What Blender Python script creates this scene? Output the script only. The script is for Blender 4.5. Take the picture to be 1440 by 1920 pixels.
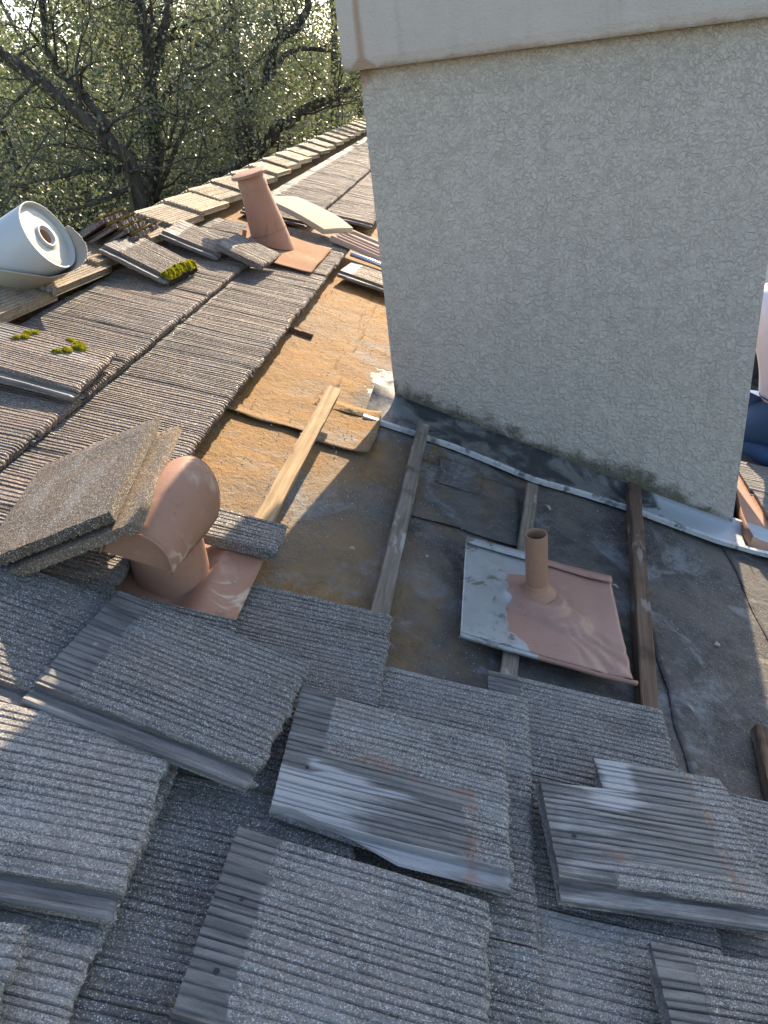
import bpy, bmesh, math, random
import numpy as np
from mathutils import Matrix, Vector, noise as mnoise

for _o in list(bpy.data.objects):
    bpy.data.objects.remove(_o)
scene = bpy.context.scene
COL = scene.collection
rng = np.random.default_rng(7)
random.seed(7)
R = math.radians

# ------------------------------------------------------------------ camera, sky, sun, exposure
CZ = 6.0                      # eye height above the garden ground
cam_d = bpy.data.cameras.new('camera')
cam = bpy.data.objects.new('camera', cam_d)
COL.objects.link(cam)
scene.camera = cam
cam_d.sensor_fit = 'HORIZONTAL'
cam_d.sensor_width = 36.0
cam_d.lens = 36.0 * 1430.27 / 1440.0
cam_d.clip_start = 0.05
cam_d.clip_end = 600.0
RT = Vector((0.9863297, 0.12365546, -0.10891767))
DN = Vector((-0.03210887, -0.50408159, -0.86305896))
FW = Vector((-0.16162534, 0.8547579, -0.49322021))
cam.matrix_world = Matrix(((RT.x, -DN.x, -FW.x, 0), (RT.y, -DN.y, -FW.y, 0), (RT.z, -DN.z, -FW.z, CZ), (0, 0, 0, 1)))

SUN_AZ, SUN_EL = R(9.7), R(28.0)
world = bpy.data.worlds.new('World')
scene.world = world
world.use_nodes = True
wn = world.node_tree
for n in list(wn.nodes):
    wn.nodes.remove(n)
w_out = wn.nodes.new('ShaderNodeOutputWorld')
w_bg = wn.nodes.new('ShaderNodeBackground')
w_sky = wn.nodes.new('ShaderNodeTexSky')
w_sky.sky_type = 'NISHITA'
w_sky.sun_disc = False
w_sky.sun_elevation = SUN_EL
w_sky.sun_rotation = SUN_AZ
w_sky.air_density = 1.0
w_sky.dust_density = 1.1
w_sky.ozone_density = 1.0
w_bg.inputs['Strength'].default_value = 0.15
wn.links.new(w_sky.outputs[0], w_bg.inputs['Color'])
wn.links.new(w_bg.outputs[0], w_out.inputs['Surface'])

sun_d = bpy.data.lights.new('sun', 'SUN')
sun_d.energy = 5.0
sun_d.angle = R(0.53)
sun_d.color = (1.0, 0.82, 0.58)
sun = bpy.data.objects.new('sun', sun_d)
COL.objects.link(sun)
sdir = Vector((math.sin(SUN_AZ) * math.cos(SUN_EL), math.cos(SUN_AZ) * math.cos(SUN_EL), math.sin(SUN_EL)))
sun.rotation_euler = sdir.to_track_quat('Z', 'Y').to_euler()
sun.location = (3, 12, 16)

scene.view_settings.view_transform = 'Standard'
scene.view_settings.look = 'None'
scene.view_settings.gamma = 1.0
scene.view_settings.use_curve_mapping = False
scene.view_settings.exposure = 1.45

# ------------------------------------------------------------------ frames
SL = 0.379591464              # roof pitch
HD = 1.08                     # eye to roof deck, square to the roof
SD = Vector((math.cos(SL), 0, -math.sin(SL)))     # down the slope
NR = Vector((math.sin(SL), 0, math.cos(SL)))      # out of the roof
RO = -HD * NR + Vector((0, 0, CZ))
ROOF = Matrix(((SD.x, 0, NR.x, RO.x), (SD.y, 1, NR.y, RO.y), (SD.z, 0, NR.z, RO.z), (0, 0, 0, 1)))


def rframe(a, b, off, yaw=0.0, pitch=0.0, roll=0.0):
    """frame on the roof: a down the slope, b along the ridge, off out of the deck; degrees.
    positive pitch lifts the +x end, positive roll lifts the +y side"""
    return (Matrix.Translation((a, b, off)) @ Matrix.Rotation(R(yaw), 4, 'Z')
            @ Matrix.Rotation(R(-pitch), 4, 'Y') @ Matrix.Rotation(R(roll), 4, 'X'))


def wframe(a, b, off, yaw=0.0):
    """upright frame (z is true up) standing on a roof point"""
    p = ROOF @ Vector((a, b, off))
    return Matrix.Translation(p) @ Matrix.Rotation(R(yaw), 4, 'Z')


def at(px, py, dist):
    """point seen in direction (px, py), dist metres along the ridge direction"""
    d = RT * ((px - 720) / 1430.27) + DN * ((py - 960) / 1430.27) + FW
    d = d * (dist / d.y)
    return Vector((d.x, d.y, d.z + CZ))


# ------------------------------------------------------------------ object helpers
def mesh_from(name, verts, faces, mat=None, smooth=False, attrs=None):
    me = bpy.data.meshes.new(name)
    me.from_pydata([tuple(v) for v in verts], [], [tuple(f) for f in faces])
    if smooth:
        me.polygons.foreach_set('use_smooth', [True] * len(me.polygons))
    if mat:
        me.materials.append(mat)
    if attrs:
        for k, v in attrs.items():
            at_ = me.attributes.new(k, 'FLOAT', 'POINT')
            at_.data.foreach_set('value', np.asarray(v, dtype=np.float32))
    me.update()
    return me


def link(name, me, matrix=None, parent=None):
    o = bpy.data.objects.new(name, me)
    COL.objects.link(o)
    if parent is not None:
        o.parent = parent
    if matrix is not None:
        o.matrix_basis = matrix
    return o


def tag(o, label=None, cat=None, group=None, kind=None):
    if label: o['label'] = label
    if cat: o['category'] = cat
    if group: o['group'] = group
    if kind: o['kind'] = kind
    return o


def thing(name, matrix, label, cat, group=None):
    o = bpy.data.objects.new(name, None)
    o.empty_display_size = 0.1
    COL.objects.link(o)
    o.matrix_basis = matrix
    return tag(o, label, cat, group)


class MB:
    def __init__(s):
        s.v = []; s.f = []

    def add(s, verts, faces, M=None):
        n = len(s.v)
        for v in verts:
            v = Vector(v)
            s.v.append(M @ v if M else v)
        for f in faces:
            s.f.append(tuple(i + n for i in f))

    def box(s, x0, x1, y0, y1, z0, z1, M=None):
        vs = [(x0, y0, z0), (x1, y0, z0), (x1, y1, z0), (x0, y1, z0), (x0, y0, z1), (x1, y0, z1), (x1, y1, z1), (x0, y1, z1)]
        s.add(vs, [(0, 3, 2, 1), (4, 5, 6, 7), (0, 1, 5, 4), (1, 2, 6, 5), (2, 3, 7, 6), (3, 0, 4, 7)], M)

    def rings(s, rings, close=True, caps=(False, False)):
        n = len(s.v); k = len(rings[0])
        for r in rings:
            s.v.extend(Vector(p) for p in r)
        for i in range(len(rings) - 1):
            for j in range(k if close else k - 1):
                a = n + i * k + j; b = n + i * k + (j + 1) % k
                s.f.append((a, b, b + k, a + k))
        if caps[0]: s.f.append(tuple(n + j for j in reversed(range(k))))
        if caps[1]: s.f.append(tuple(n + (len(rings) - 1) * k + j for j in range(k)))

    def tube(s, pts, radii, seg=8, caps=True):
        rs = []
        pts = [Vector(p) for p in pts]
        up = Vector((0.13, 0.31, 0.94))
        for i, p in enumerate(pts):
            t = (pts[min(i + 1, len(pts) - 1)] - pts[max(i - 1, 0)]).normalized()
            u = t.cross(up)
            if u.length < 1e-3: u = t.cross(Vector((1, 0, 0)))
            u.normalize(); w = t.cross(u)
            rs.append([p + (u * math.cos(2 * math.pi * j / seg) + w * math.sin(2 * math.pi * j / seg)) * radii[i] for j in range(seg)])
        s.rings(rs, True, (caps, caps))

    def lathe(s, prof, seg=32, M=None, caps=(False, False)):
        rs = []
        for r, z in prof:
            ring = [Vector((r * math.cos(2 * math.pi * j / seg), r * math.sin(2 * math.pi * j / seg), z)) for j in range(seg)]
            rs.append([M @ p if M else p for p in ring])
        s.rings(rs, True, caps)

    def mesh(s, name, mat, smooth=False):
        return mesh_from(name, s.v, s.f, mat, smooth)

    def obj(s, name, mat, parent=None, matrix=None, smooth=False):
        return link(name, s.mesh(name, mat, smooth), matrix, parent)


def bevel(o, w, seg=2):
    m = o.modifiers.new('bevel', 'BEVEL'); m.width = w; m.segments = seg; m.limit_method = 'ANGLE'; m.angle_limit = R(35)
    return o


def sharp(o, deg=35):
    try:
        o.data.set_sharp_from_angle(angle=R(deg))
    except Exception:
        pass
    return o


# ------------------------------------------------------------------ materials
class NT:
    def __init__(s, name):
        s.m = bpy.data.materials.new(name); s.m.use_nodes = True
        s.t = s.m.node_tree
        for n in list(s.t.nodes): s.t.nodes.remove(n)
        s.out = s.n('ShaderNodeOutputMaterial')

    def n(s, typ, **kw):
        nd = s.t.nodes.new(typ)
        for k, v in kw.items():
            setattr(nd, k, v)
        return nd

    def l(s, a, b):
        s.t.links.new(a, b)

    def set(s, inp, v):
        if hasattr(v, 'is_output'): s.l(v, inp)
        elif isinstance(v, (tuple, list)) and inp.type == 'RGBA': inp.default_value = (v[0], v[1], v[2], 1)
        else: inp.default_value = v

    def coord(s, kind='Object'):
        return s.n('ShaderNodeTexCoord').outputs[kind]

    def noise(s, vec, scale, detail=3, rough=0.55, dist=0.0):
        n = s.n('ShaderNodeTexNoise'); s.l(vec, n.inputs['Vector'])
        n.inputs['Scale'].default_value = scale; n.inputs['Detail'].default_value = detail
        n.inputs['Roughness'].default_value = rough; n.inputs['Distortion'].default_value = dist
        return n.outputs['Fac']

    def voro(s, vec, scale, out='Color', feature='F1', rnd=1.0):
        n = s.n('ShaderNodeTexVoronoi'); n.feature = feature; s.l(vec, n.inputs['Vector'])
        n.inputs['Scale'].default_value = scale; n.inputs['Randomness'].default_value = rnd
        return n.outputs[out]

    def math(s, op, a, b=None, c=None, clamp=False):
        n = s.n('ShaderNodeMath'); n.operation = op; n.use_clamp = clamp
        for i, v in enumerate((a, b, c)):
            if v is not None: s.set(n.inputs[i], v)
        return n.outputs[0]

    def ramp(s, fac, a, b, lo=0.0, hi=1.0):
        n = s.n('ShaderNodeMapRange'); n.clamp = True; n.interpolation_type = 'SMOOTHSTEP'
        s.set(n.inputs[0], fac)
        for i, v in enumerate((a, b, lo, hi)): n.inputs[i + 1].default_value = v
        return n.outputs[0]

    def mix(s, fac, a, b, mode='MIX'):
        n = s.n('ShaderNodeMix'); n.data_type = 'RGBA'; n.blend_type = mode
        s.set(n.inputs[0], fac); s.set(n.inputs[6], a); s.set(n.inputs[7], b)
        return n.outputs[2]

    def scale_vec(s, vec, sc):
        n = s.n('ShaderNodeMapping'); s.l(vec, n.inputs['Vector']); n.inputs['Scale'].default_value = sc
        return n.outputs[0]

    def sep(s, vec):
        n = s.n('ShaderNodeSeparateXYZ'); s.l(vec, n.inputs[0]); return n.outputs

    def attr(s, name):
        n = s.n('ShaderNodeAttribute'); n.attribute_name = name; return n.outputs['Fac']

    def rand(s):
        return s.n('ShaderNodeObjectInfo').outputs['Random']

    def bump(s, h, strength=0.5, dist=0.005, normal=None):
        n = s.n('ShaderNodeBump'); s.set(n.inputs['Height'], h)
        n.inputs['Strength'].default_value = strength; n.inputs['Distance'].default_value = dist
        if normal is not None: s.l(normal, n.inputs['Normal'])
        return n.outputs[0]

    def princ(s, color, rough=0.6, normal=None, metal=0.0, spec=None, **kw):
        p = s.n('ShaderNodeBsdfPrincipled')
        s.set(p.inputs['Base Color'], color); s.set(p.inputs['Roughness'], rough); s.set(p.inputs['Metallic'], metal)
        if spec is not None: s.set(p.inputs['Specular IOR Level'], spec)
        if normal is not None: s.l(normal, p.inputs['Normal'])
        for k, v in kw.items(): s.set(p.inputs[k], v)
        s.l(p.outputs[0], s.out.inputs['Surface'])
        return p


def rnd_coord(t):
    """object coordinates shifted by the object's own random number"""
    c = t.coord('Object')
    r = t.math('MULTIPLY', t.rand(), 37.0)
    n = t.n('ShaderNodeVectorMath'); n.operation = 'ADD'
    t.l(c, n.inputs[0])
    cx = t.n('ShaderNodeCombineXYZ')
    for i in range(3): t.l(r, cx.inputs[i])
    t.l(cx.outputs[0], n.inputs[1])
    return n.outputs[0]


def tile_material(name, base=(0.155, 0.134, 0.116), dark=(0.046, 0.040, 0.036), light=(0.33, 0.292, 0.255), lichen=0.35):
    t = NT(name)
    v = rnd_coord(t)
    g = t.sep(t.voro(v, 720.0))[0]
    g2 = t.sep(t.voro(v, 330.0))[1]
    big = t.noise(v, 5.0, 4, 0.6)
    mid = t.noise(v, 26.0, 4, 0.6)
    gr = t.math('MULTIPLY_ADD', g, 0.65, t.math('MULTIPLY', g2, 0.35))
    c = t.mix(t.ramp(gr, 0.15, 0.85), dark, light)
    c = t.mix(0.28, c, base)
    # warm brown and cool grey drifts
    c = t.mix(t.ramp(big, 0.35, 0.7, 0, 0.5), c, tuple(q * w for q, w in zip(base, (1.5, 1.38, 1.3))))
    c = t.mix(t.ramp(mid, 0.5, 0.75, 0, 0.5), c, (0.055, 0.052, 0.052))
    wr = t.noise(t.scale_vec(v, (5, 16, 16)), 1.0, 4, 0.6)
    c = t.mix(t.ramp(wr, 0.54, 0.70, 0, 0.55), c, (0.23, 0.215, 0.20))
    c = t.mix(t.ramp(wr, 0.46, 0.32, 0, 0.45), c, (0.050, 0.044, 0.042))
    # per tile brightness
    k = t.math('MULTIPLY_ADD', t.rand(), 0.6, 0.70)
    kc = t.n('ShaderNodeCombineXYZ')
    for i in range(3): t.l(k, kc.inputs[i])
    c = t.mix(1.0, c, kc.outputs[0], 'MULTIPLY')
    # glassy light grains
    sp = t.ramp(g, 0.90, 0.93)
    c = t.mix(t.math('MULTIPLY', sp, 0.8), c, (0.50, 0.50, 0.48))
    # lichen freckles
    li = t.noise(v, 60.0, 3, 0.6)
    li2 = t.noise(v, 8.0, 2, 0.5)
    lm = t.math('MULTIPLY', t.ramp(li, 0.62, 0.70), t.ramp(li2, 0.55, 0.7, 0, lichen))
    c = t.mix(lm, c, (0.30, 0.22, 0.06))
    # bare, smooth cement and pale scale
    sm = t.attr('smooth')
    st = t.scale_vec(v, (7, 60, 60))
    sn = t.noise(st, 1.0, 4, 0.65)
    smc = t.mix(t.ramp(sn, 0.3, 0.7), (0.070, 0.063, 0.058), (0.19, 0.168, 0.150))
    smm = t.ramp(t.math('ADD', sm, t.math('MULTIPLY_ADD', mid, 1.3, -0.65)), 0.35, 0.65)
    c = t.mix(smm, c, smc)
    wh = t.attr('white')
    wm = t.ramp(t.math('ADD', wh, t.math('MULTIPLY_ADD', sn, 0.9, -0.45)), 0.3, 0.75)
    c = t.mix(t.math('MULTIPLY', wm, 0.85), c, (0.37, 0.345, 0.335))
    rs = t.attr('rust')
    rm = t.ramp(t.math('ADD', rs, t.math('MULTIPLY_ADD', t.noise(v, 40, 3), 0.9, -0.45)), 0.35, 0.8)
    c = t.mix(t.math('MULTIPLY', rm, 0.6), c, (0.26, 0.11, 0.055))
    ro = t.math('MULTIPLY_ADD', smm, -0.2, t.math('MULTIPLY_ADD', sp, -0.45, 0.78))
    hgt = t.math('MULTIPLY', t.math('ADD', t.math('MULTIPLY', gr, 0.8), t.math('MULTIPLY', t.noise(v, 90, 3), 1.2)), t.math('MULTIPLY_ADD', smm, -0.75, 1.0))
    nm = t.bump(hgt, 0.75, 0.003)
    t.princ(c, ro, nm, spec=0.5)
    return t.m


M_TILE = tile_material('ribbed_concrete')
M_TILE_BROWN = tile_material('brown_concrete', base=(0.115, 0.080, 0.049), dark=(0.048, 0.034, 0.022), light=(0.18, 0.13, 0.084), lichen=0.5)
M_TILE_UP = tile_material('sunlit_tone_concrete', base=(0.130, 0.094, 0.071), dark=(0.042, 0.031, 0.025), light=(0.265, 0.198, 0.153))  # ribbed concrete with the sun's warm light put into its colours
M_CAP = tile_material('ridge_concrete', base=(0.25, 0.18, 0.105), dark=(0.13, 0.093, 0.055), light=(0.36, 0.27, 0.165), lichen=0.9)
M_MOSSY = tile_material('mossy_concrete', base=(0.14, 0.085, 0.065), dark=(0.07, 0.045, 0.04), light=(0.20, 0.13, 0.10), lichen=1.0)


def felt_material(name, shift=0.0):
    t = NT(name)
    c0 = t.coord('Generated') if False else None
    geo = t.n('ShaderNodeNewGeometry').outputs['Position']
    v = geo
    big = t.noise(v, 2.6, 5, 0.62, 0.6)
    mid = t.noise(v, 11.0, 5, 0.65, 0.3)
    fine = t.noise(v, 75.0, 4, 0.7)
    fib = t.noise(t.scale_vec(v, (1.0, 0.35, 1.0)), 160.0, 3, 0.7)
    blot = t.noise(v, 34.0, 5, 0.72, 0.4)
    c = t.mix(t.ramp(mid, 0.32, 0.68), (0.175, 0.090, 0.026), (0.265, 0.146, 0.048))
    c = t.mix(t.ramp(blot, 0.56, 0.74, 0, 0.5), c, (0.15, 0.095, 0.055))
    x = t.sep(v)
    # bitumen plus shade painted into the colour, towards the chimney and down the slope
    tar_shade = t.math('ADD', t.math('MULTIPLY_ADD', x[0], 0.95, 0.53 + shift), t.math('MULTIPLY_ADD', big, 1.9, -0.95))
    tm = t.ramp(tar_shade, -0.05, 0.5, 0, 0.92)
    tc = t.mix(t.ramp(mid, 0.3, 0.7), (0.034, 0.034, 0.036), (0.095, 0.092, 0.090))
    tc = t.mix(t.ramp(blot, 0.45, 0.7, 0, 0.5), tc, (0.135, 0.120, 0.100))
    c = t.mix(tm, c, tc)
    pat = t.ramp(t.noise(v, 1.7, 5, 0.62, 1.2), 0.50, 0.62, 0, 0.45)
    c = t.mix(pat, c, (0.15, 0.125, 0.098))
    # worn grey mineral patches, strongest where shade is painted in
    gm = t.math('MULTIPLY', t.ramp(t.noise(v, 4.2, 5, 0.66, 0.8), 0.52, 0.66, 0, 0.8), t.ramp(blot, 0.3, 0.55))
    c = t.mix(t.math('MULTIPLY', gm, t.ramp(tar_shade, -0.25, 0.15, 0.10, 1)), c, (0.205, 0.21, 0.21))
    c = t.mix(t.ramp(fine, 0.58, 0.78, 0, 0.55), c, (0.055, 0.042, 0.033))
    c = t.mix(t.ramp(fib, 0.60, 0.8, 0, 0.5), c, t.mix(tm, (0.34, 0.23, 0.11), (0.23, 0.225, 0.21)))
    # loose pale granules
    g = t.sep(t.voro(v, 600.0))[0]
    c = t.mix(t.math('MULTIPLY', t.ramp(g, 0.93, 0.96, 0, 0.6), t.ramp(big, 0.4, 0.6)), c, (0.34, 0.34, 0.32))
    h = t.math('ADD', t.math('MULTIPLY', fine, 1.0), t.math('ADD', t.math('ADD', t.math('MULTIPLY', mid, 2.6), t.math('MULTIPLY', blot, 1.8)), t.math('MULTIPLY', fib, 0.6)))
    t.princ(c, t.ramp(mid, 0.2, 0.8, 0.75, 0.95), t.bump(h, 0.6, 0.007), spec=0.3)
    return t.m


M_FELT = felt_material('roofing_felt')
M_FELT2 = felt_material('roofing_felt_worn', 0.04)


def stucco_material():
    t = NT('stucco')
    v = t.coord('Object')
    n1 = t.noise(v, 78.0, 4.0, 0.58, 0.35)
    n2 = t.noise(v, 26.0, 3.0, 0.5, 0.3)
    pl = t.ramp(n1, 0.40, 0.60)
    h = t.math('ADD', t.math('MULTIPLY', pl, t.ramp(n2, 0.3, 0.65, 0.55, 1.1)), t.math('ADD', t.math('MULTIPLY', n2, 0.9), t.math('MULTIPLY', t.noise(v, 380, 2), 0.30)))
    tone = t.noise(v, 2.2, 3, 0.55)
    c = t.mix(tone, (0.41, 0.36, 0.305), (0.485, 0.428, 0.365))
    stk = t.noise(t.scale_vec(v, (16, 16, 1.6)), 1.0, 5, 0.65)
    c = t.mix(t.ramp(stk, 0.50, 0.78, 0, 0.35), c, (0.29, 0.25, 0.205))
    c = t.mix(t.ramp(t.noise(v, 8.0, 5, 0.7), 0.5, 0.72, 0, 0.3), c, (0.52, 0.47, 0.405))
    dirt = t.attr('dirt')
    dn = t.noise(v, 13.0, 5, 0.7, 0.4)
    dm = t.ramp(t.math('ADD', dirt, t.math('MULTIPLY_ADD', dn, 1.3, -0.65)), 0.22, 0.70)
    c = t.mix(t.math('MULTIPLY', dm, 0.9), c, t.mix(t.noise(v, 30, 3), (0.045, 0.04, 0.035), (0.15, 0.135, 0.08)))
    rust = t.attr('rust')
    rn = t.noise(t.scale_vec(v, (26, 26, 4)), 1.0, 4, 0.65)
    rm = t.ramp(t.math('ADD', rust, t.math('MULTIPLY_ADD', rn, 1.0, -0.5)), 0.45, 0.95)
    c = t.mix(t.math('MULTIPLY', rm, 0.75), c, (0.27, 0.17, 0.095))
    t.princ(c, 0.92, t.bump(h, 0.85, 0.0045), spec=0.25)
    return t.m


def stucco_smooth_material():
    t = NT('stucco_smooth')
    v = t.coord('Object')
    h = t.math('ADD', t.math('MULTIPLY', t.noise(v, 160.0, 3, 0.6), 1.0), t.math('MULTIPLY', t.noise(v, 30.0, 3, 0.5), 0.6))
    c = t.mix(t.noise(v, 5.0, 6, 0.7), (0.38, 0.325, 0.275), (0.53, 0.46, 0.395))
    stk = t.noise(t.scale_vec(v, (12, 12, 1.2)), 1.0, 5, 0.65)
    c = t.mix(t.ramp(stk, 0.50, 0.75, 0, 0.35), c, (0.30, 0.25, 0.205))
    rust = t.attr('rust')
    rn = t.noise(t.scale_vec(v, (20, 20, 3)), 1.0, 4, 0.65)
    rm = t.ramp(t.math('ADD', rust, t.math('MULTIPLY_ADD', rn, 1.0, -0.5)), 0.45, 0.95)
    c = t.mix(t.math('MULTIPLY', rm, 0.8), c, (0.30, 0.19, 0.11))
    t.princ(c, 0.9, t.bump(h, 0.8, 0.005), spec=0.25)
    return t.m


M_STUCCO = stucco_material()
M_STUCCO_S = stucco_smooth_material()


def wood_material(name, a, b, sc=(4, 90, 90), pale=0.25):
    t = NT(name)
    v = rnd_coord(t)
    gr = t.noise(t.scale_vec(v, sc), 1.0, 5, 0.65, 0.4)
    c = t.mix(t.ramp(gr, 0.3, 0.7), a, b)
    st = t.noise(v, 9.0, 4, 0.6)
    c = t.mix(t.ramp(st, 0.52, 0.7, 0, 0.7), c, (a[0] * 0.4, a[1] * 0.4, a[2] * 0.42))
    pn = t.noise(t.scale_vec(v, (8, 22, 22)), 1.0, 3, 0.6)
    c = t.mix(t.ramp(pn, 0.58, 0.68, 0, pale), c, (0.42, 0.38, 0.33))
    t.princ(c, 0.85, t.bump(gr, 0.5, 0.003), spec=0.25)
    return t.m


M_WOOD_PALE = wood_material('batten_pale', (0.26, 0.165, 0.085), (0.42, 0.29, 0.16))
M_WOOD_GREY = wood_material('batten_grey', (0.13, 0.10, 0.075), (0.25, 0.20, 0.15), pale=0.6)
M_WOOD_DARK = wood_material('batten_dark', (0.085, 0.05, 0.032), (0.165, 0.10, 0.065), pale=0.35)
M_WOOD_RED = wood_material('batten_red', (0.12, 0.055, 0.035), (0.22, 0.11, 0.07), pale=0.2)


def paint_material(name, col=(0.33, 0.17, 0.108), chalk=0.0, rough=0.62, zinc=False, spec=0.35):
    t = NT(name)
    v = t.coord('Object')
    tone = t.noise(v, 9.0, 4, 0.6)
    c = t.mix(tone, tuple(k * 0.82 for k in col), tuple(k * 1.15 for k in col))
    # chalky run marks, drawn where a noise crosses its middle
    n = t.noise(v, 7.5, 3, 0.5, 1.6)
    line = t.math('SUBTRACT', 1.0, t.math('MULTIPLY', t.math('ABSOLUTE', t.math('SUBTRACT', n, 0.5)), 14.0), clamp=True)
    reg = t.ramp(t.noise(v, 6.0, 2), 0.52, 0.62)
    c = t.mix(t.math('MULTIPLY', t.math('MULTIPLY', line, reg), chalk), c, (0.62, 0.52, 0.42))
    c = t.mix(t.ramp(t.noise(v, 22.0, 6, 0.75), 0.56, 0.70, 0, 0.45), c, tuple(q * 1.5 for q in col))
    c = t.mix(t.ramp(t.noise(t.scale_vec(v, (30, 30, 6)), 1.0, 5, 0.7), 0.58, 0.72, 0, 0.5), c, (0.12, 0.07, 0.045))
    dirt = t.ramp(t.noise(v, 55.0, 5, 0.75), 0.60, 0.72, 0, 0.6)
    c = t.mix(dirt, c, (0.10, 0.07, 0.055))
    ro = rough
    met = 0.0
    if zinc:
        zm = t.attr('zinc')
        z = t.ramp(t.math('ADD', zm, t.math('MULTIPLY_ADD', t.noise(v, 16.0, 4, 0.65), 0.5, -0.25)), 0.45, 0.55)
        zc = t.mix(t.noise(v, 24.0, 6, 0.75), (0.22, 0.215, 0.205), (0.45, 0.44, 0.42))
        zc = t.mix(t.ramp(t.noise(v, 13.0, 6, 0.75, 0.5), 0.53, 0.62, 0, 0.85), zc, (0.12, 0.095, 0.07))
        c = t.mix(z, c, zc)
        met = t.math('MULTIPLY', z, 0.25)
        ro = t.math('MULTIPLY_ADD', z, -0.08, rough)
    t.princ(c, ro, t.bump(t.math('ADD', t.noise(v, 120, 3), t.math('MULTIPLY', t.noise(v, 14, 3), 3.0)), 0.16, 0.003), metal=met, spec=spec)
    return t.m


M_PAINT = paint_material('brown_painted_metal')
M_PAINT_CHALK = paint_material('chalky_brown_paint', chalk=0.55)
M_PAINT_TAN = paint_material('tan_painted_metal', (0.28, 0.15, 0.092), 0.0)
M_PAINT_ZINC = paint_material('worn_paint_on_zinc', (0.31, 0.165, 0.12), 0.0, 0.45, True)
M_PAINT_PALE = paint_material('faded_painted_metal', (0.24, 0.125, 0.066), 0.15, 0.85, spec=0.12)


def plain(name, col, rough=0.6, metal=0.0, var=0.15, sc=12.0, bump=0.15, spec=0.5):
    t = NT(name)
    v = t.coord('Object')
    n = t.noise(v, sc, 4, 0.6)
    c = t.mix(n, tuple(k * (1 - var) for k in col), tuple(min(1, k * (1 + var)) for k in col))
    t.princ(c, rough, t.bump(t.noise(v, sc * 8, 3), bump, 0.003), metal=metal, spec=spec)
    return t.m


def strip_material():
    t = NT('white_painted_strip')
    v = t.coord('Object')
    n = t.noise(v, 22.0, 5, 0.7)
    c = t.mix(t.ramp(n, 0.50, 0.62), (0.46, 0.46, 0.45), (0.13, 0.125, 0.12))
    c = t.mix(t.ramp(t.noise(v, 6, 3), 0.55, 0.7, 0, 0.6), c, (0.32, 0.31, 0.30))
    t.princ(c, 0.55, t.bump(n, 0.3, 0.003), metal=0.1)
    return t.m


def pan_material():
    t = NT('tarred_pan')
    v = t.coord('Object')
    n = t.noise(v, 7.0, 5, 0.68, 0.6)
    x = t.sep(v)[0]
    c = t.mix(t.ramp(n, 0.42, 0.6), (0.035, 0.035, 0.036), (0.15, 0.145, 0.13))
    z = t.ramp(t.math('ADD', x, t.math('MULTIPLY_ADD', n, 0.6, -0.3)), 0.86, 0.98)
    c = t.mix(z, c, (0.40, 0.42, 0.43))
    t.princ(c, 0.6, t.bump(t.noise(v, 60, 4, 0.7), 0.5, 0.004), metal=t.math('MULTIPLY', z, 0.4))
    return t.m


M_STRIP = strip_material()
M_PAN = pan_material()
M_DARK = plain('hole_and_eye_black', (0.012, 0.012, 0.014), 0.8)  # black for eyes, and for shade painted into holes and bore
M_ZINC = plain('bare_zinc', (0.52, 0.54, 0.58), 0.38, 0.85, 0.12, 30)
M_ROLL = plain('pale_membrane', (0.41, 0.41, 0.405), 0.5, 0.0, 0.05, 8, 0.05)
M_ROLL_END = plain('membrane_edge', (0.42, 0.41, 0.38), 0.6, 0.0, 0.08, 20, 0.1)
M_ROLL_BACK = plain('membrane_back', (0.33, 0.27, 0.20), 0.5, 0.0, 0.06, 8, 0.05)
M_CARD = plain('cardboard_core', (0.34, 0.20, 0.12), 0.85)
M_BOARD = plain('pale_board', (0.36, 0.325, 0.25), 0.9, 0.0, 0.12, 12, 0.25, 0.15)
M_PINKSLAB = plain('pale_slab_underside', (0.36, 0.28, 0.235), 0.9, 0, 0.25, 18, 0.5, 0.15)
M_GRAVEL = plain('felt_granules', (0.34, 0.33, 0.31), 0.7, 0, 0.5, 60)
M_WALL = plain('house_wall_stucco', (0.40, 0.37, 0.33), 0.9)


def moss_material():
    t = NT('moss')
    v = t.coord('Object')
    n = t.noise(v, 45, 4, 0.7)
    c = t.mix(t.ramp(n, 0.3, 0.7), (0.13, 0.145, 0.008), (0.46, 0.42, 0.02))
    d = t.n('ShaderNodeBsdfPrincipled'); t.set(d.inputs['Base Color'], c); d.inputs['Roughness'].default_value = 0.9
    tr = t.n('ShaderNodeBsdfTranslucent'); t.set(tr.inputs['Color'], c)
    mx = t.n('ShaderNodeMixShader'); mx.inputs[0].default_value = 0.4
    t.l(d.outputs[0], mx.inputs[1]); t.l(tr.outputs[0], mx.inputs[2]); t.l(mx.outputs[0], t.out.inputs['Surface'])
    return t.m


M_MOSS = moss_material()


def leaf_material(name, a, b, trans):
    t = NT(name)
    r = t.attr('tone')
    c = t.mix(r, a, b)
    d = t.n('ShaderNodeBsdfPrincipled'); t.set(d.inputs['Base Color'], c); d.inputs['Roughness'].default_value = 0.42
    d.inputs['Specular IOR Level'].default_value = 0.6
    tr = t.n('ShaderNodeBsdfTranslucent'); t.set(tr.inputs['Color'], t.mix(0.5, c, trans))
    mx = t.n('ShaderNodeMixShader'); mx.inputs[0].default_value = 0.38
    t.l(d.outputs[0], mx.inputs[1]); t.l(tr.outputs[0], mx.inputs[2]); t.l(mx.outputs[0], t.out.inputs['Surface'])
    return t.m


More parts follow.
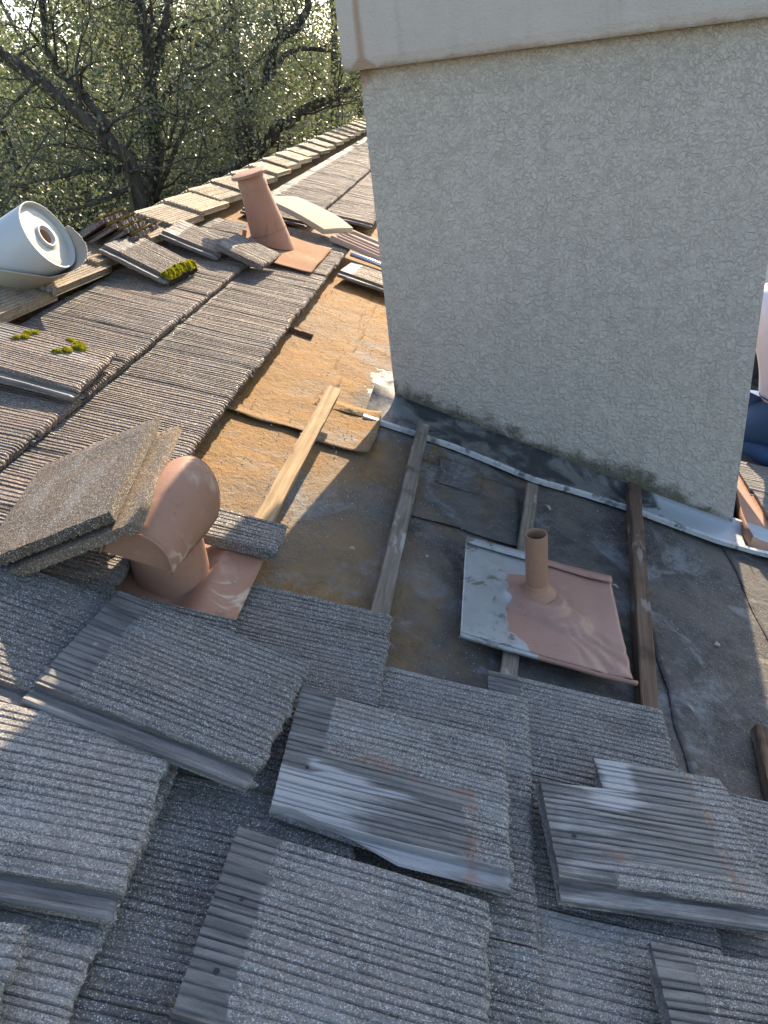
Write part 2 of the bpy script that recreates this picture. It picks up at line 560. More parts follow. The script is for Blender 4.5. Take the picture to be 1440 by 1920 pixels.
M_LEAF = leaf_material('oak_leaves', (0.058, 0.075, 0.038), (0.145, 0.165, 0.09), (0.22, 0.26, 0.085))
M_LEAF2 = leaf_material('grey_green_leaves', (0.072, 0.088, 0.052), (0.18, 0.198, 0.130), (0.24, 0.27, 0.12))
M_LEAF3 = leaf_material('yellow_green_leaves', (0.085, 0.11, 0.04), (0.19, 0.215, 0.085), (0.29, 0.33, 0.10))


def bark_material():
    t = NT('bark')
    v = t.coord('Object')
    n = t.noise(t.scale_vec(v, (14, 14, 4)), 1.0, 5, 0.7, 0.5)
    c = t.mix(t.ramp(n, 0.3, 0.7), (0.028, 0.023, 0.018), (0.11, 0.095, 0.075))
    t.princ(c, 0.9, t.bump(n, 0.8, 0.02), spec=0.2)
    return t.m


M_BARK = bark_material()


def ground_material():
    t = NT('garden_ground')
    v = t.n('ShaderNodeNewGeometry').outputs['Position']
    n = t.noise(v, 0.35, 6, 0.65)
    c = t.mix(t.ramp(n, 0.35, 0.65), (0.055, 0.07, 0.025), (0.14, 0.125, 0.06))
    t.princ(c, 0.95, t.bump(t.noise(v, 6, 5, 0.7), 0.8, 0.1))
    return t.m


M_GROUND = ground_material()

# ------------------------------------------------------------------ ground and hill
def build_ground():
    n = 60
    xs = np.linspace(-250, 250, n + 1); ys = np.linspace(-120, 300, n + 1)
    vs = []
    for y in ys:
        for x in xs:
            z = 0.0
            d = max(0.0, y - 24)
            z += min(d * 0.13, 9.0) + 0.6 * mnoise.noise(Vector((x * 0.05, y * 0.05, 1.3)))
            if abs(x - 2) < 14 and -12 < y < 20: z = min(z, 0.0)
            vs.append((x, y, z))
    fs = [(j * (n + 1) + i, j * (n + 1) + i + 1, (j + 1) * (n + 1) + i + 1, (j + 1) * (n + 1) + i) for j in range(n) for i in range(n)]
    o = link('ground', mesh_from('ground', vs, fs, M_GROUND, True))
    tag(o, kind='structure')


build_ground()

# ------------------------------------------------------------------ house body and roof deck
RIDGE_A = -1.30
EAVE_A = 4.4
B0, B1 = -2.2, 15.0


def build_roof():
    th = 0.12
    c2, s2 = math.cos(2 * SL), math.sin(2 * SL)
    def far(d, t=0.0):      # point d metres down the other slope
        return (RIDGE_A - d * c2 - t * s2, -d * s2 - t * c2 * 1.0 + t * s2 * 0)
    sec = [(RIDGE_A, 0.0), (EAVE_A, 0.0), (EAVE_A, -th), (RIDGE_A, -th * 1.25), (far(4.6)[0] + 0.02, far(4.6)[1] - th), far(4.6)]
    vs = []
    for b in (B0, B1):
        for x, z in sec: vs.append((x, b, z))
    k = len(sec)
    fs = [tuple(range(k)), tuple(range(2 * k - 1, k - 1, -1))]
    for i in range(k):
        j = (i + 1) % k
        fs.append((j, i, i + k, j + k))
    o = link('roof', mesh_from('roof_deck', vs, fs, M_FELT), ROOF)
    tag(o, kind='structure')
    # house walls under the eaves
    e = ROOF @ Vector((EAVE_A, 0, 0)); w = ROOF @ Vector((far(4.6)[0], 0, far(4.6)[1]))
    r = ROOF @ Vector((RIDGE_A, 0, 0))
    x0, x1 = w.x + 0.45, e.x - 0.45
    zt0, zt1 = w.z + 0.45 * math.tan(SL) - 0.3, e.z + 0.45 * math.tan(SL) - 0.3
    m = MB()
    vs = []
    for b in (B0 + 0.4, B1 - 0.4):
        vs += [(x0, b, -0.3), (x1, b, -0.3), (x1, b, zt1), (r.x, b, r.z - 0.35), (x0, b, zt0)]
    m.add(vs, [(4, 3, 2, 1, 0), (5, 6, 7, 8, 9), (0, 1, 6, 5), (1, 2, 7, 6), (2, 3, 8, 7), (3, 4, 9, 8), (4, 0, 5, 9)])
    tag(m.obj('house_wall', M_WALL), kind='structure')
    return o


ROOF_OBJ = build_roof()

# ------------------------------------------------------------------ tiles
TL, TW, TT, LIP = 0.375, 0.28, 0.024, 0.030


def tile_mesh(seed, mat, L=TL, W=TW, lip=True, xstart=None, ymin=None, wear=None, rough=0.0028, rib=0.0125, depth=0.0030, gmax=0.0052, gf=0.42, jag=None, band=0.062, t=TT, holes=False):
    r = np.random.default_rng(seed)
    ys = []; zs = []
    y = 0.0
    if lip:
        ys += [0.0, 0.004, 0.009, 0.012, 0.016, 0.019, 0.0235, 0.026]
        zs += [-0.0125, -0.010, -0.010, -0.0125, -0.0125, -0.0105, -0.0105, -0.0135]
        ys += [0.0295]; zs += [-0.0135]
        y = LIP + 0.001
        ys += [y]; zs += [-0.001]
        y += 0.003
    else:
        ys += [0.0, 0.002]; zs += [-0.002, 0.0]; y = 0.004
    while y < W - 0.006:
        p = rib * r.uniform(0.72, 1.32)
        g = min(gmax, p * gf)
        d = depth * r.uniform(0.65, 1.2)
        h = r.uniform(-0.0007, 0.0009)
        ys += [y + g * 0.5, y + g, y + p]
        zs += [-d, h, h + r.uniform(-0.0004, 0.0004)]
        y += p
    ys += [W - 0.001, W]; zs += [-0.0005, -0.003]
    ys = np.minimum(np.array(ys), W); zs = np.array(zs)
    ny = len(ys)
    ts = np.array([q for q in (0, band * 0.45, band - 0.014, band + 0.012, 0.13, 0.2, 0.26, 0.31) if q < L - 0.03] + [L - 0.012, L - 0.004]) / L
    nx = len(ts)
    # nose outline: chunky, a few ribs break together
    nose = np.zeros(ny); v = 0.0
    for j in range(ny):
        if r.random() < 0.35: v = r.uniform(-rough, rough)
        nose[j] = v + r.uniform(-0.001, 0.001)
    if jag is not None: nose += np.array([jag(q) for q in ys])
    x0 = np.array([xstart(q) if xstart else 0.0 for q in ys]) + r.uniform(-0.0008, 0.0008, ny)
    verts = []; sm = []; wh = []; ru = []
    for i in range(nx):
        for j in range(ny):
            Lj = L + nose[j]
            x = x0[j] + ts[i] * (Lj - x0[j])
            yy = ys[j] + 0.0004 * math.sin(x * 21 + seed + j * 0.21)
            zz = zs[j] + 0.0012 * math.sin(x * 17 + ys[j] * 23 + seed * 1.7) + r.uniform(-0.0005, 0.0005)
            if i == nx - 1: zz -= 0.002
            if ymin: yy = max(yy, ymin(x))
            verts.append((x, yy, zz))
            s = 1.0 if (x < band - 0.010 or (lip and ys[j] < LIP)) else 0.0
            w = 0.32 if (lip and ys[j] < LIP and zs[j] > -0.0115) else 0.0
            rr = 0.0
            if wear:
                s2, w2, rr = wear(x, ys[j]); s = max(s, s2); w = max(w, w2)
            sm.append(s); wh.append(w); ru.append(rr)
    faces = []
    for i in range(nx - 1):
        for j in range(ny - 1):
            a = i * ny + j
            faces.append((a, a + ny, a + ny + 1, a + 1))
    # rough nose end and underside
    def row(xf, zf, s):
        n = len(verts)
        for j in range(ny):
            x, z = xf(j), zf(j)
            yy = ys[j]
            if ymin: yy = max(yy, ymin(x))
            verts.append((x, yy, z)); sm.append(s); wh.append(0.0); ru.append(0.0)
        return n
    zb = lambda j: (-0.0095 if ys[j] > W - 0.031 else -t)
    n1 = row(lambda j: L + nose[j] + r.uniform(-0.0015, 0.003), lambda j: zs[j] - 0.0065 + r.uniform(-0.0015, 0.0015) if ys[j] > LIP else zs[j] - 0.003, 0.0)
    n2 = row(lambda j: L + nose[j] * 0.8 + r.uniform(-0.002, 0.002) - 0.002, lambda j: min(zb(j) + 0.002, zs[j] - 0.004), 0.0)
    n3 = row(lambda j: L - 0.014, lambda j: zb(j), 0.15)
    n4 = row(lambda j: x0[j], lambda j: zb(j), 0.2)
    top = (nx - 1) * ny
    for a_, b_ in ((top, n1), (n1, n2), (n2, n3), (n3, n4)):
        for j in range(ny - 1):
            faces.append((a_ + j, b_ + j, b_ + j + 1, a_ + j + 1))
    for j in range(ny - 1):
        faces.append((n4 + j, j, j + 1, n4 + j + 1))
    # long sides
    for j, flip in ((0, False), (ny - 1, True)):
        colv = [i * ny + j for i in range(nx)] + [n1 + j, n2 + j, n3 + j, n4 + j]
        faces.append(tuple(reversed(colv)) if not flip else tuple(colv))
    me = mesh_from('ribbed_tile', verts, faces, mat, False, {'smooth': sm, 'white': wh, 'rust': ru})
    return me


TILE_V = [tile_mesh(100 + i, M_TILE) for i in range(7)]
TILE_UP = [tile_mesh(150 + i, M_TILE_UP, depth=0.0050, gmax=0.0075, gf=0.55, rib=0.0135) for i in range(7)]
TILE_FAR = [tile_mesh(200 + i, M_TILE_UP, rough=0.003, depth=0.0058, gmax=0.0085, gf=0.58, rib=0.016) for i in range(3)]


def roof_tile(a_nose, b_near, k, me=None, off=0.044, lift=0.030, dyaw=0.0, L=TL):
    """one tile nailed in its course: a_nose is where its nose ends"""
    pitch = math.degrees(math.asin(lift / L))
    M = rframe(a_nose - L * math.cos(R(pitch)), b_near, off, dyaw, pitch)
    return link('roof_tile', me or TILE_V[k % len(TILE_V)], M, ROOF_OBJ)


EXPO = 0.25
k = 0
def course(a, b_hi, b_lo, skip=(), jit=0.004, pool=None):
    """tiles along the ridge direction from far edge b_hi down to b_lo"""
    global k
    b = b_hi - TW
    i = 0
    while b > b_lo:
        if i not in skip:
            roof_tile(a + random.uniform(-jit, jit), b + random.uniform(-0.002, 0.002), random.randrange(7), (pool or TILE_V)[random.randrange(7)], off=0.044 + random.uniform(-0.001, 0.002), dyaw=random.uniform(-0.35, 0.35))
        b -= EXPO
        i += 1


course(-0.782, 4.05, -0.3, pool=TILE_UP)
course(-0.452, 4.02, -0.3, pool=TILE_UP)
course(-0.150, 0.98, -0.3)
course(0.139, 1.268, -0.2)
course(0.427, 1.138, -0.2)
course(0.728, 1.222, -0.2)
course(1.028, 1.06, -0.2)
course(1.33, 1.12, -0.2)
course(1.63, 1.10, -0.2)
course(1.93, 1.15, -0.2)
# beyond the tapered vent the roof is still covered
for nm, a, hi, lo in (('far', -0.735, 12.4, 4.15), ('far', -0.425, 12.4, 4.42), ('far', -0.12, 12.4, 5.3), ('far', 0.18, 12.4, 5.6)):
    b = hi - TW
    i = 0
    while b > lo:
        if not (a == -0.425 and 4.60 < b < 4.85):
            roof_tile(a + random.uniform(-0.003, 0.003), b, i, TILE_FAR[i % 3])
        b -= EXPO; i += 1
# first course behind the vent, ends with a stray nose
roof_tile(-0.452, 4.02, 3)

# cut pieces fitted round the hooded vent
cut1 = tile_mesh(301, M_TILE, W=0.112, lip=False, band=0.02)
roof_tile(-0.142, 1.325, 0, cut1, off=0.080, lift=0.022)
cut2 = tile_mesh(302, M_TILE, W=0.075, lip=False)
roof_tile(-0.155, 1.008, 0, cut2, off=0.080, lift=0.026)
roof_tile(-0.408, 1.085, 0, tile_mesh(303, M_TILE, L=0.15), off=0.058, lift=0.012, L=0.15)
roof_tile(-0.408, 0.835, 0, tile_mesh(304, M_TILE, L=0.15), off=0.058, lift=0.012, L=0.15)
# dark tile lower down by the chimney's right corner
roof_tile(1.74, 2.33, 2, off=0.050)
roof_tile(1.74, 2.08, 4, off=0.050)
roof_tile(1.73, 2.58, 1, off=0.050)

# ridge caps ----------------------------------------------------------------
def cap_mesh(seed, L=0.42, wing=0.185):
    r = np.random.default_rng(seed)
    ang = SL
    def wingprof():
        ds = []; zs = []
        d = 0.0
        ds.append(0.0); zs.append(0.0)
        d = 0.012
        while d < wing - 0.006:
            p = 0.0145 * r.uniform(0.75, 1.3); g = 0.0065
            ds += [d + g * 0.5, d + g, d + p]; zs += [-0.0062 * r.uniform(0.7, 1.2), 0.0, 0.0]
            d += p
        ds += [wing, wing + 0.001]; zs += [-0.003, -0.010]
        return ds, zs
    dl, zl = wingprof(); dr, zr = wingprof()
    prof = []
    for d, z in reversed(list(zip(dl[1:], zl[1:]))):
        prof.append((-d * math.cos(ang) - z * math.sin(ang) * 1.0, -d * math.sin(ang) + z * math.cos(ang)))
    for d, z in zip(dr, zr):
        prof.append((d * math.cos(ang) + z * math.sin(ang), -d * math.sin(ang) + z * math.cos(ang)))
    n = len(prof)
    ts = [0, 0.06, 0.15, 0.25, 0.35, L - 0.005, L]
    verts = []; faces = []
    jig = r.uniform(-0.004, 0.003, n)
    for i, tt in enumerate(ts):
        for j, (x, z) in enumerate(prof):
            yy = tt + (jig[j] if i >= len(ts) - 2 else 0)
            verts.append((x, -yy, z - (0.002 if i == len(ts) - 1 else 0) + r.uniform(-0.0006, 0.0006)))
    for i in range(len(ts) - 1):
        for j in range(n - 1):
            a = i * n + j
            faces.append((a, a + 1, a + n + 1, a + n))
    t = 0.022
    b0 = len(verts)
    for j, (x, z) in enumerate(prof): verts.append((x * 0.97, -(L + jig[j] * 0.7), z - t))
    b1 = len(verts)
    for j, (x, z) in enumerate(prof): verts.append((x * 0.97, 0, z - t))
    for j in range(n - 1):
        faces.append(((len(ts) - 1) * n + j, (len(ts) - 1) * n + j + 1, b0 + j + 1, b0 + j))
        faces.append((b0 + j, b0 + j + 1, b1 + j + 1, b1 + j))
        faces.append((b1 + j, b1 + j + 1, j + 1, j))
    for j, flip in ((0, 1), (n - 1, 0)):
        c = [i * n + j for i in range(len(ts))] + [b0 + j, b1 + j]
        faces.append(tuple(c) if flip else tuple(reversed(c)))
    z = [0.0] * len(verts)
    return mesh_from('ridge_cap', verts, faces, M_CAP, False, {'smooth': z, 'white': z, 'rust': z})


CAPS = [cap_mesh(400 + i) for i in range(4)]
RIDGE_P = ROOF @ Vector((RIDGE_A, 0, 0))
RIDGE_INV = ROOF.inverted()


def ridge_cap(b, i, dz=0.085, dx=0.0, yaw=0.0, lift=3.0):
    M = Matrix.Translation((RIDGE_P.x + dx, b, RIDGE_P.z + dz)) @ Matrix.Rotation(R(yaw), 4, 'Z') @ Matrix.Rotation(R(-lift), 4, 'X')
    return link('ridge_cap', CAPS[i % 4], RIDGE_INV @ M, ROOF_OBJ)


b = 2.75 - 0.37 * 8
i = 0
while b < 12.6:
    ridge_cap(b + random.uniform(-0.008, 0.008), i, 0.098 + random.uniform(-0.003, 0.003), random.uniform(-0.006, 0.006), random.uniform(-1.3, 1.3))
    b += 0.37; i += 1

# underlay sheets ---------------------------------------------------------------
def sheet(a0, a1, b0, b1, z=0.004, curl=0.010, seed=0, mat=M_FELT, curl_far=0.0, curl_r=0.0, jag=0.012):
    na, nb = max(8, int((a1 - a0) / 0.018)), max(8, int((b1 - b0) / 0.018))
    na = min(na, 60); nb = min(nb, 80)
    vs = []
    for j in range(nb + 1):
        for i in range(na + 1):
            u, v = i / na, j / nb
            a = a0 + (a1 - a0) * u; b = b0 + (b1 - b0) * v
            e = mnoise.noise(Vector((a * 9 + seed, seed * 3.1, 0))) + 0.5 * mnoise.noise(Vector((a * 30 + seed, 2.0, 0)))
            if j == 0: b += e * jag
            e2 = mnoise.noise(Vector((b * 9 + seed, seed * 1.7, 5)))
            if i == na: a += e2 * jag
            if i == 0: a += e2 * jag * 0.7
            zz = z + 0.0030 * mnoise.noise(Vector((a * 12, b * 12, seed))) + 0.0022 * mnoise.noise(Vector((a * 5 + b * 9, b * 3, seed + 7)))
            dn = (b - b0); zz += max(0.0, curl * (0.7 + 0.9 * mnoise.noise(Vector((a * 7 + 3, seed, 1))))) * math.exp(-max(dn, 0) / 0.03)
            df = (b1 - b); zz += curl_far * math.exp(-max(df, 0) / 0.03)
            dr = (a1 - a); zz += curl_r * math.exp(-max(dr, 0) / 0.03)
            vs.append((a, b, max(zz, 0.002)))
    fs = [(j * (na + 1) + i, j * (na + 1) + i + 1, (j + 1) * (na + 1) + i + 1, (j + 1) * (na + 1) + i) for j in range(nb) for i in range(na)]
    o = link('underlay_sheet', mesh_from('underlay_sheet', vs, fs, mat, True), None, ROOF_OBJ)
    so = o.modifiers.new('thick', 'SOLIDIFY'); so.thickness = 0.0025; so.offset = -1
    return o


sheet(-0.62, -0.195, 2.07, 3.95, 0.0045, 0.016, 1)
sheet(-0.235, -0.02, 2.045, 2.36, 0.008, 0.012, 2, M_FELT, 0.004, 0.014)
sheet(-0.24, 0.06, 2.30, 3.9, 0.0045, 0.010, 3, M_FELT2)
sheet(0.115, 0.46, 1.80, 2.15, 0.0045, 0.006, 4, M_FELT2)
sheet(0.20, 0.335, 2.03, 2.20, 0.0075, 0.002, 5, M_FELT)
sheet(0.80, 1.30, 1.10, 1.62, 0.0045, 0.003, 6, M_FELT, 0.001)
sheet(1.16, 2.4, 1.3, 4.4, 0.0045, 0.006, 8, M_FELT)

# battens -----------------------------------------------------------------------
def batten(p0, p1, off0, off1, w, h, mat, seed=0):
    """timber strip from roof point p0 to p1; off0/off1 are the undersides"""
    A = Vector((p0[0], p0[1], off0)); B = Vector((p1[0], p1[1], off1))
    d = (B - A); L = d.length; x = d.normalized(); z = Vector((0, 0, 1)); y = z.cross(x).normalized(); z = x.cross(y)
    M = Matrix(((x.x, y.x, z.x, A.x), (x.y, y.y, z.y, A.y), (x.z, y.z, z.z, A.z), (0, 0, 0, 1)))
    r = random.Random(seed)
    n = 16
    rings = []
    for i in range(n + 1):
        u = i / n * L
        j = lambda s: s + r.uniform(-0.0013, 0.0013)
        rings.append([(u, j(-w / 2), 0.0), (u, j(w / 2), 0.0), (u, j(w / 2), j(h * 0.9)), (u, j(w / 2 - 0.003), j(h)), (u, j(-w / 2 + 0.003), j(h)), (u, j(-w / 2), j(h * 0.9))])
    m = MB(); m.rings(rings, True, (True, True))
    return link('batten', m.mesh('batten', mat), M, ROOF_OBJ)


batten((-0.212, 1.40), (-0.186, 2.255), 0.030, 0.088, 0.043, 0.017, M_WOOD_PALE, 1)
batten((0.107, 1.05), (0.1255, 2.345), 0.006, 0.012, 0.041, 0.024, M_WOOD_GREY, 2)
batten((0.405, 1.20), (0.503, 2.165), 0.006, 0.010, 0.036, 0.018, M_WOOD_GREY, 3)
batten((0.712, 1.15), (0.868, 2.38), 0.006, 0.022, 0.041, 0.030, M_WOOD_DARK, 4)
batten((0.962, 1.05), (1.002, 1.315), 0.012, 0.012, 0.036, 0.024, M_WOOD_DARK, 5)
batten((-0.58, 2.885), (-0.372, 2.892), 0.010, 0.006, 0.026, 0.014, M_WOOD_DARK, 6)

def smear_mesh(name, a0, b0, ra, rb, h, seed, mat, st=0.004):
    vs = []; fs = []; idx = {}
    na, nb = int(2.6 * ra / st), int(2.6 * rb / st)
    for j in range(nb):
        for i in range(na):
            a = (i - na / 2) * st; b = (j - nb / 2) * st
            e = 1.0 - (a / ra) ** 2 - (b / rb) ** 2
            hh = 0.55 * e + 0.8 * mnoise.noise(Vector((a * 40 + seed, b * 40, 3))) + 0.5 * mnoise.noise(Vector((a * 110, b * 110 + seed, 3)))
            if hh > -0.1 and e > -0.5:
                idx[(i, j)] = len(vs); vs.append((a, b, max(-0.001, h * hh)))
    for (i, j), q in idx.items():
        if (i + 1, j) in idx and (i, j + 1) in idx and (i + 1, j + 1) in idx:
            fs.append((q, idx[(i + 1, j)], idx[(i + 1, j + 1)], idx[(i, j + 1)]))
    return link(name, mesh_from(name, vs, fs, mat, True), Matrix.Translation((a0, b0, 0.009)), ROOF_OBJ)


M_TAR = plain('old_tar', (0.035, 0.028, 0.022), 0.85, 0, 0.5, 60, 0.8, 0.3)
smear_mesh('tar_patch', -0.105, 2.318, 0.050, 0.016, 0.008, 1, M_TAR)

# granules and crumbs lying on the felt
def granules():
    m = MB()
    r = random.Random(3)
    for i in range(2600):
        a = r.uniform(-0.25, 1.15); b = r.uniform(1.15, 2.3)
        cl = mnoise.noise(Vector((a * 4.5, b * 4.5, 7)))
        if cl + r.uniform(-0.35, 0.35) < 0.12: continue
        s = r.uniform(0.0007, 0.0020) * (2.2 if r.random() < 0.025 else 1)
        M = Matrix.Translation((a, b, 0.009 + s * 0.4)) @ Matrix.Rotation(r.uniform(0, 6), 4, Vector((r.random(), r.random(), r.random())).normalized())
        m.add([(s, 0, -s * .5), (-s * .6, s * .9, -s * .5), (-s * .6, -s * .9, -s * .5), (0, 0, s)], [(0, 2, 1), (0, 1, 3), (1, 2, 3), (2, 0, 3)], M)
    for i in range(420):
        a = r.uniform(-0.6, 0.0); b = r.uniform(1.5, 3.6)
        s = r.uniform(0.001, 0.0035)
        M = Matrix.Translation((a, b, 0.010 + s * 0.4)) @ Matrix.Rotation(r.uniform(0, 6), 4, 'Z')
        m.add([(s, 0, -s * .5), (-s * .6, s * .9, -s * .5), (-s * .6, -s * .9, -s * .5), (0, 0, s)], [(0, 2, 1), (0, 1, 3), (1, 2, 3), (2, 0, 3)], M)
    o = link('grit', m.mesh('grit', M_GRAVEL), ROOF)
    tag(o, 'loose mineral grit scattered over the bare roofing felt', 'grit', kind='stuff')


granules()

M_CHIP = plain('dry_chip', (0.40, 0.33, 0.24), 0.85, 0, 0.25, 60)
for a_, b_, l_, w_, yw_, lab in ((0.555, 2.075, 0.028, 0.013, -60, 'pale curled chip on the dark felt just below the chimney flashing'), (0.725, 1.745, 0.022, 0.009, -30, 'small brown chip on the felt between the open pipe and the dark batten'),
                                 (0.985, 1.615, 0.017, 0.015, 20, 'round pale chip on the dark felt right of the dark batten'), (0.845, 1.335, 0.026, 0.008, -50, 'grey splinter on the felt beside the foot of the dark batten'),
                                 (0.012, 1.555, 0.015, 0.009, 10, 'tiny white flake on the felt left of the grey batten')):
    m = MB(); rs = []
    for i in range(7):
        f = i / 6; ww = w_ * 0.5 * math.sin(math.pi * (0.08 + 0.84 * f)) ** 0.7
        rs.append([((f - 0.5) * l_, -ww, 0.004 * math.sin(f * 3)), ((f - 0.5) * l_, 0, 0.002 + 0.004 * math.sin(f * 3)), ((f - 0.5) * l_, ww, 0.005 * math.sin(f * 3)), ((f - 0.5) * l_, 0, -0.001 + 0.004 * math.sin(f * 3))])
    m.rings(rs, True, (True, True))
    tag(m.obj('debris_chip', M_CHIP, None, ROOF @ rframe(a_, b_, 0.009, yw_), True), lab, 'debris', 'chips lying on the bare felt')

# ------------------------------------------------------------------ chimney
def build_chimney():
    yaw = -10.5
    fr = ROOF @ Vector((1.217, 2.29, 0.0))
    W, D = 1.130, 0.72
    fx = Vector((math.cos(R(yaw)), math.sin(R(yaw)), 0)); fy = Vector((-fx.y, fx.x, 0))
    O = fr - fx * W                       # front left corner, at the height of the right base corner
    root = thing('chimney', Matrix.Translation(O) @ Matrix.Rotation(R(yaw), 4, 'Z'),
                 'tall grey textured stucco chimney with an overhanging smooth cap rising from the bare roof', 'chimney')
    slope = math.tan(SL) * math.cos(R(yaw))
    z_cap = CZ + 0.022 - O.z
    # shaft: front face as a fine grid so dirt can follow the roof line
    vs = []; fs = []; dirt = []; rust = []
    def face(p0, ux, wu, n, m):
        s = len(vs)
        for j in range(m + 1):
            for i in range(n + 1):
                u = i / n * wu
                p = Vector(p0) + Vector(ux) * u
                zr = max((W - p.x) * slope, 0) + 0.012
                z0 = zr - 0.20
                z = z0 + (z_cap + 0.01 - z0) * (j / m)
                vs.append((p.x, p.y, z))
                h = z - zr
                left = 1.0 - min(1, max(0, p.x / W))
                band = 0.085 + 0.05 * left + 0.09 * math.exp(-((p.x - 0.72 * W) / 0.16) ** 2)
                dirt.append(max(0.0, 1.0 - max(0, h) / band) if h < band else 0.0)
                tz = z_cap - z
                rr = max(0, 1 - tz / 0.06) * 0.55
                rr += 0.75 * math.exp(-(u / 0.035) ** 2) * max(0, 1 - tz / 0.22) if abs(p.y) < 1e-6 else 0
                rust.append(rr)
        for j in range(m):
            for i in range(n):
                a = s + j * (n + 1) + i
                fs.append((a, a + 1, a + n + 2, a + n + 1))
    face((0, 0, 0), (1, 0, 0), W, 90, 110)
    face((W, 0, 0), (0, 1, 0), D, 10, 20)
    face((W, D, 0), (-1, 0, 0), W, 10, 20)
    face((0, D, 0), (0, -1, 0), D, 10, 20)
    link('chimney_shaft', mesh_from('chimney_shaft', vs, fs, M_STUCCO, False, {'dirt': dirt, 'rust': rust}), None, root)
    # cap
    oh = 0.046; Hc = 0.85
    vs = []; fs = []; rust = []
    cx0, cx1, cy0, cy1 = -0.034, W + 0.008, -oh, D + oh
    n = 60; mz = 30
    for j in range(mz + 1):
        z = z_cap + Hc * j / mz
        for i in range(n + 1):
            x = cx0 + (cx1 - cx0) * i / n
            vs.append((x, cy0 + (0.006 if j == 0 else 0), z))
            dz = z - z_cap
            r_ = 0.95 * max(0, 1 - dz / 0.022)
            r_ += 1.05 * math.exp(-((x - 0.030) / 0.017) ** 2) * max(0.55, 1 - dz / 0.9) + 0.5 * math.exp(-((x - 0.012) / 0.012) ** 2) * max(0, 1 - dz / 0.2)
            rust.append(r_)
    for j in range(mz):
        for i in range(n):
            a = j * (n + 1) + i
            fs.append((a, a + 1, a + n + 2, a + n + 1))
    s = len(vs)
    box = [(cx1, cy0, z_cap), (cx1, cy1, z_cap), (cx0, cy1, z_cap), (cx0, cy0, z_cap), (cx1, cy0, z_cap + Hc), (cx1, cy1, z_cap + Hc), (cx0, cy1, z_cap + Hc), (cx0, cy0, z_cap + Hc)]
    vs += box; rust += [0] * 8
    fs += [(s, s + 1, s + 5, s + 4), (s + 1, s + 2, s + 6, s + 5), (s + 2, s + 3, s + 7, s + 6), (s + 4, s + 5, s + 6, s + 7), (s + 3, s + 2, s + 1, s)]
    link('chimney_cap', mesh_from('chimney_cap', vs, fs, M_STUCCO_S, False, {'rust': rust}), None, root)
    # pan flashing on the deck in front of the shaft, with a hemmed outer edge; built in roof coordinates
    inv = root.matrix_basis.inverted() @ ROOF
    outer = [(-0.075, 2.300), (0.08, 2.292), (0.239, 2.278), (0.38, 2.245), (0.513, 2.215), (0.69, 2.222), (0.861, 2.216), (1.0, 2.192), (1.123, 2.168), (1.25, 2.165), (1.45, 2.180)]
    zo = [0.012, 0.012, 0.014, 0.016, 0.015, 0.016, 0.016, 0.018, 0.022, 0.026, 0.030]
    m = MB()
    rows = []
    for i, (a, b_) in enumerate(outer):
        bin_ = 2.29 + (1.217 - a) * 0.172 + 0.01
        bin_ = min(bin_, 2.53)
        row = []
        for q in range(7):
            f = q / 6
            bb = b_ + (bin_ - b_) * f
            row.append((a, bb, zo[i] + 0.004 * mnoise.noise(Vector((a * 8, bb * 8, 2))) + 0.035 * f ** 5))
        rows.append(row)
    m.rings(rows, False)
    pan = m.obj('base_flashing', M_PAN, root, inv, True)
    sld = pan.modifiers.new('thick', 'SOLIDIFY'); sld.thickness = 0.0015; sld.offset = -1
    h = MB()
    rr = []
    for i, (a, b_) in enumerate(outer):
        w_ = 0.0155 + 0.003 * mnoise.noise(Vector((a * 6, 1, 1)))
        rr.append([(a, b_ - 0.002, zo[i] - 0.006), (a, b_ - 0.003, zo[i] + 0.007), (a, b_ + w_ * 0.5, zo[i] + 0.0085), (a, b_ + w_, zo[i] + 0.0050)])
    h.rings(rr, False)
    hem = h.obj('flashing_hem', M_STRIP, root, inv, False)
    sld = hem.modifiers.new('thick', 'SOLIDIFY'); sld.thickness = 0.0015; sld.offset = -1
    # side flashing round the right corner
    m = MB()
    rows = []
    for j in range(9):
        f = j / 8
        b_ = 2.175 + f * 0.62
        rows.append([(1.222 + 0.18 * max(0, b_ - 2.29), b_, 0.075), (1.228 + 0.18 * max(0, b_ - 2.29), b_, 0.038), (1.29 + 0.02 * f, b_, 0.034), (1.355 - 0.02 * f + 0.05 * (1 - f) ** 3, b_, 0.036), (1.40 - 0.05 * f, b_, 0.040)])
    m.rings(rows, False)
    sf = m.obj('side_flashing', M_PAINT, root, inv, True)
    sld = sf.modifiers.new('thick', 'SOLIDIFY'); sld.thickness = 0.0015; sld.offset = -1
    # thin smear of old mortar at the left corner
    vs = []; fs = []; idx = {}
    st = 0.006
    for j in range(60):
        for i in range(30):
            a = -0.115 + i * st; b_ = 2.42 + j * st
            e = 1.0 - ((a + 0.035 + 0.1 * (b_ - 2.6)) / 0.050) ** 2 - ((b_ - 2.60) / 0.17) ** 2
            hgt = 0.010 * (0.55 * e + 0.9 * mnoise.noise(Vector((a * 26, b_ * 20, 3))) + 0.5 * mnoise.noise(Vector((a * 70, b_ * 70, 3))))
            if hgt > -0.004:
                idx[(i, j)] = len(vs); vs.append((a, b_, 0.007 + hgt))
    for (i, j), q in idx.items():
        if (i + 1, j) in idx and (i, j + 1) in idx and (i + 1, j + 1) in idx:
            fs.append((q, idx[(i + 1, j)], idx[(i + 1, j + 1)], idx[(i, j + 1)]))
    link('mortar_smear', mesh_from('mortar_smear', vs, fs, plain('mortar', (0.50, 0.48, 0.44), 0.9, 0, 0.3, 40, 0.6), True), inv, root)


build_chimney()

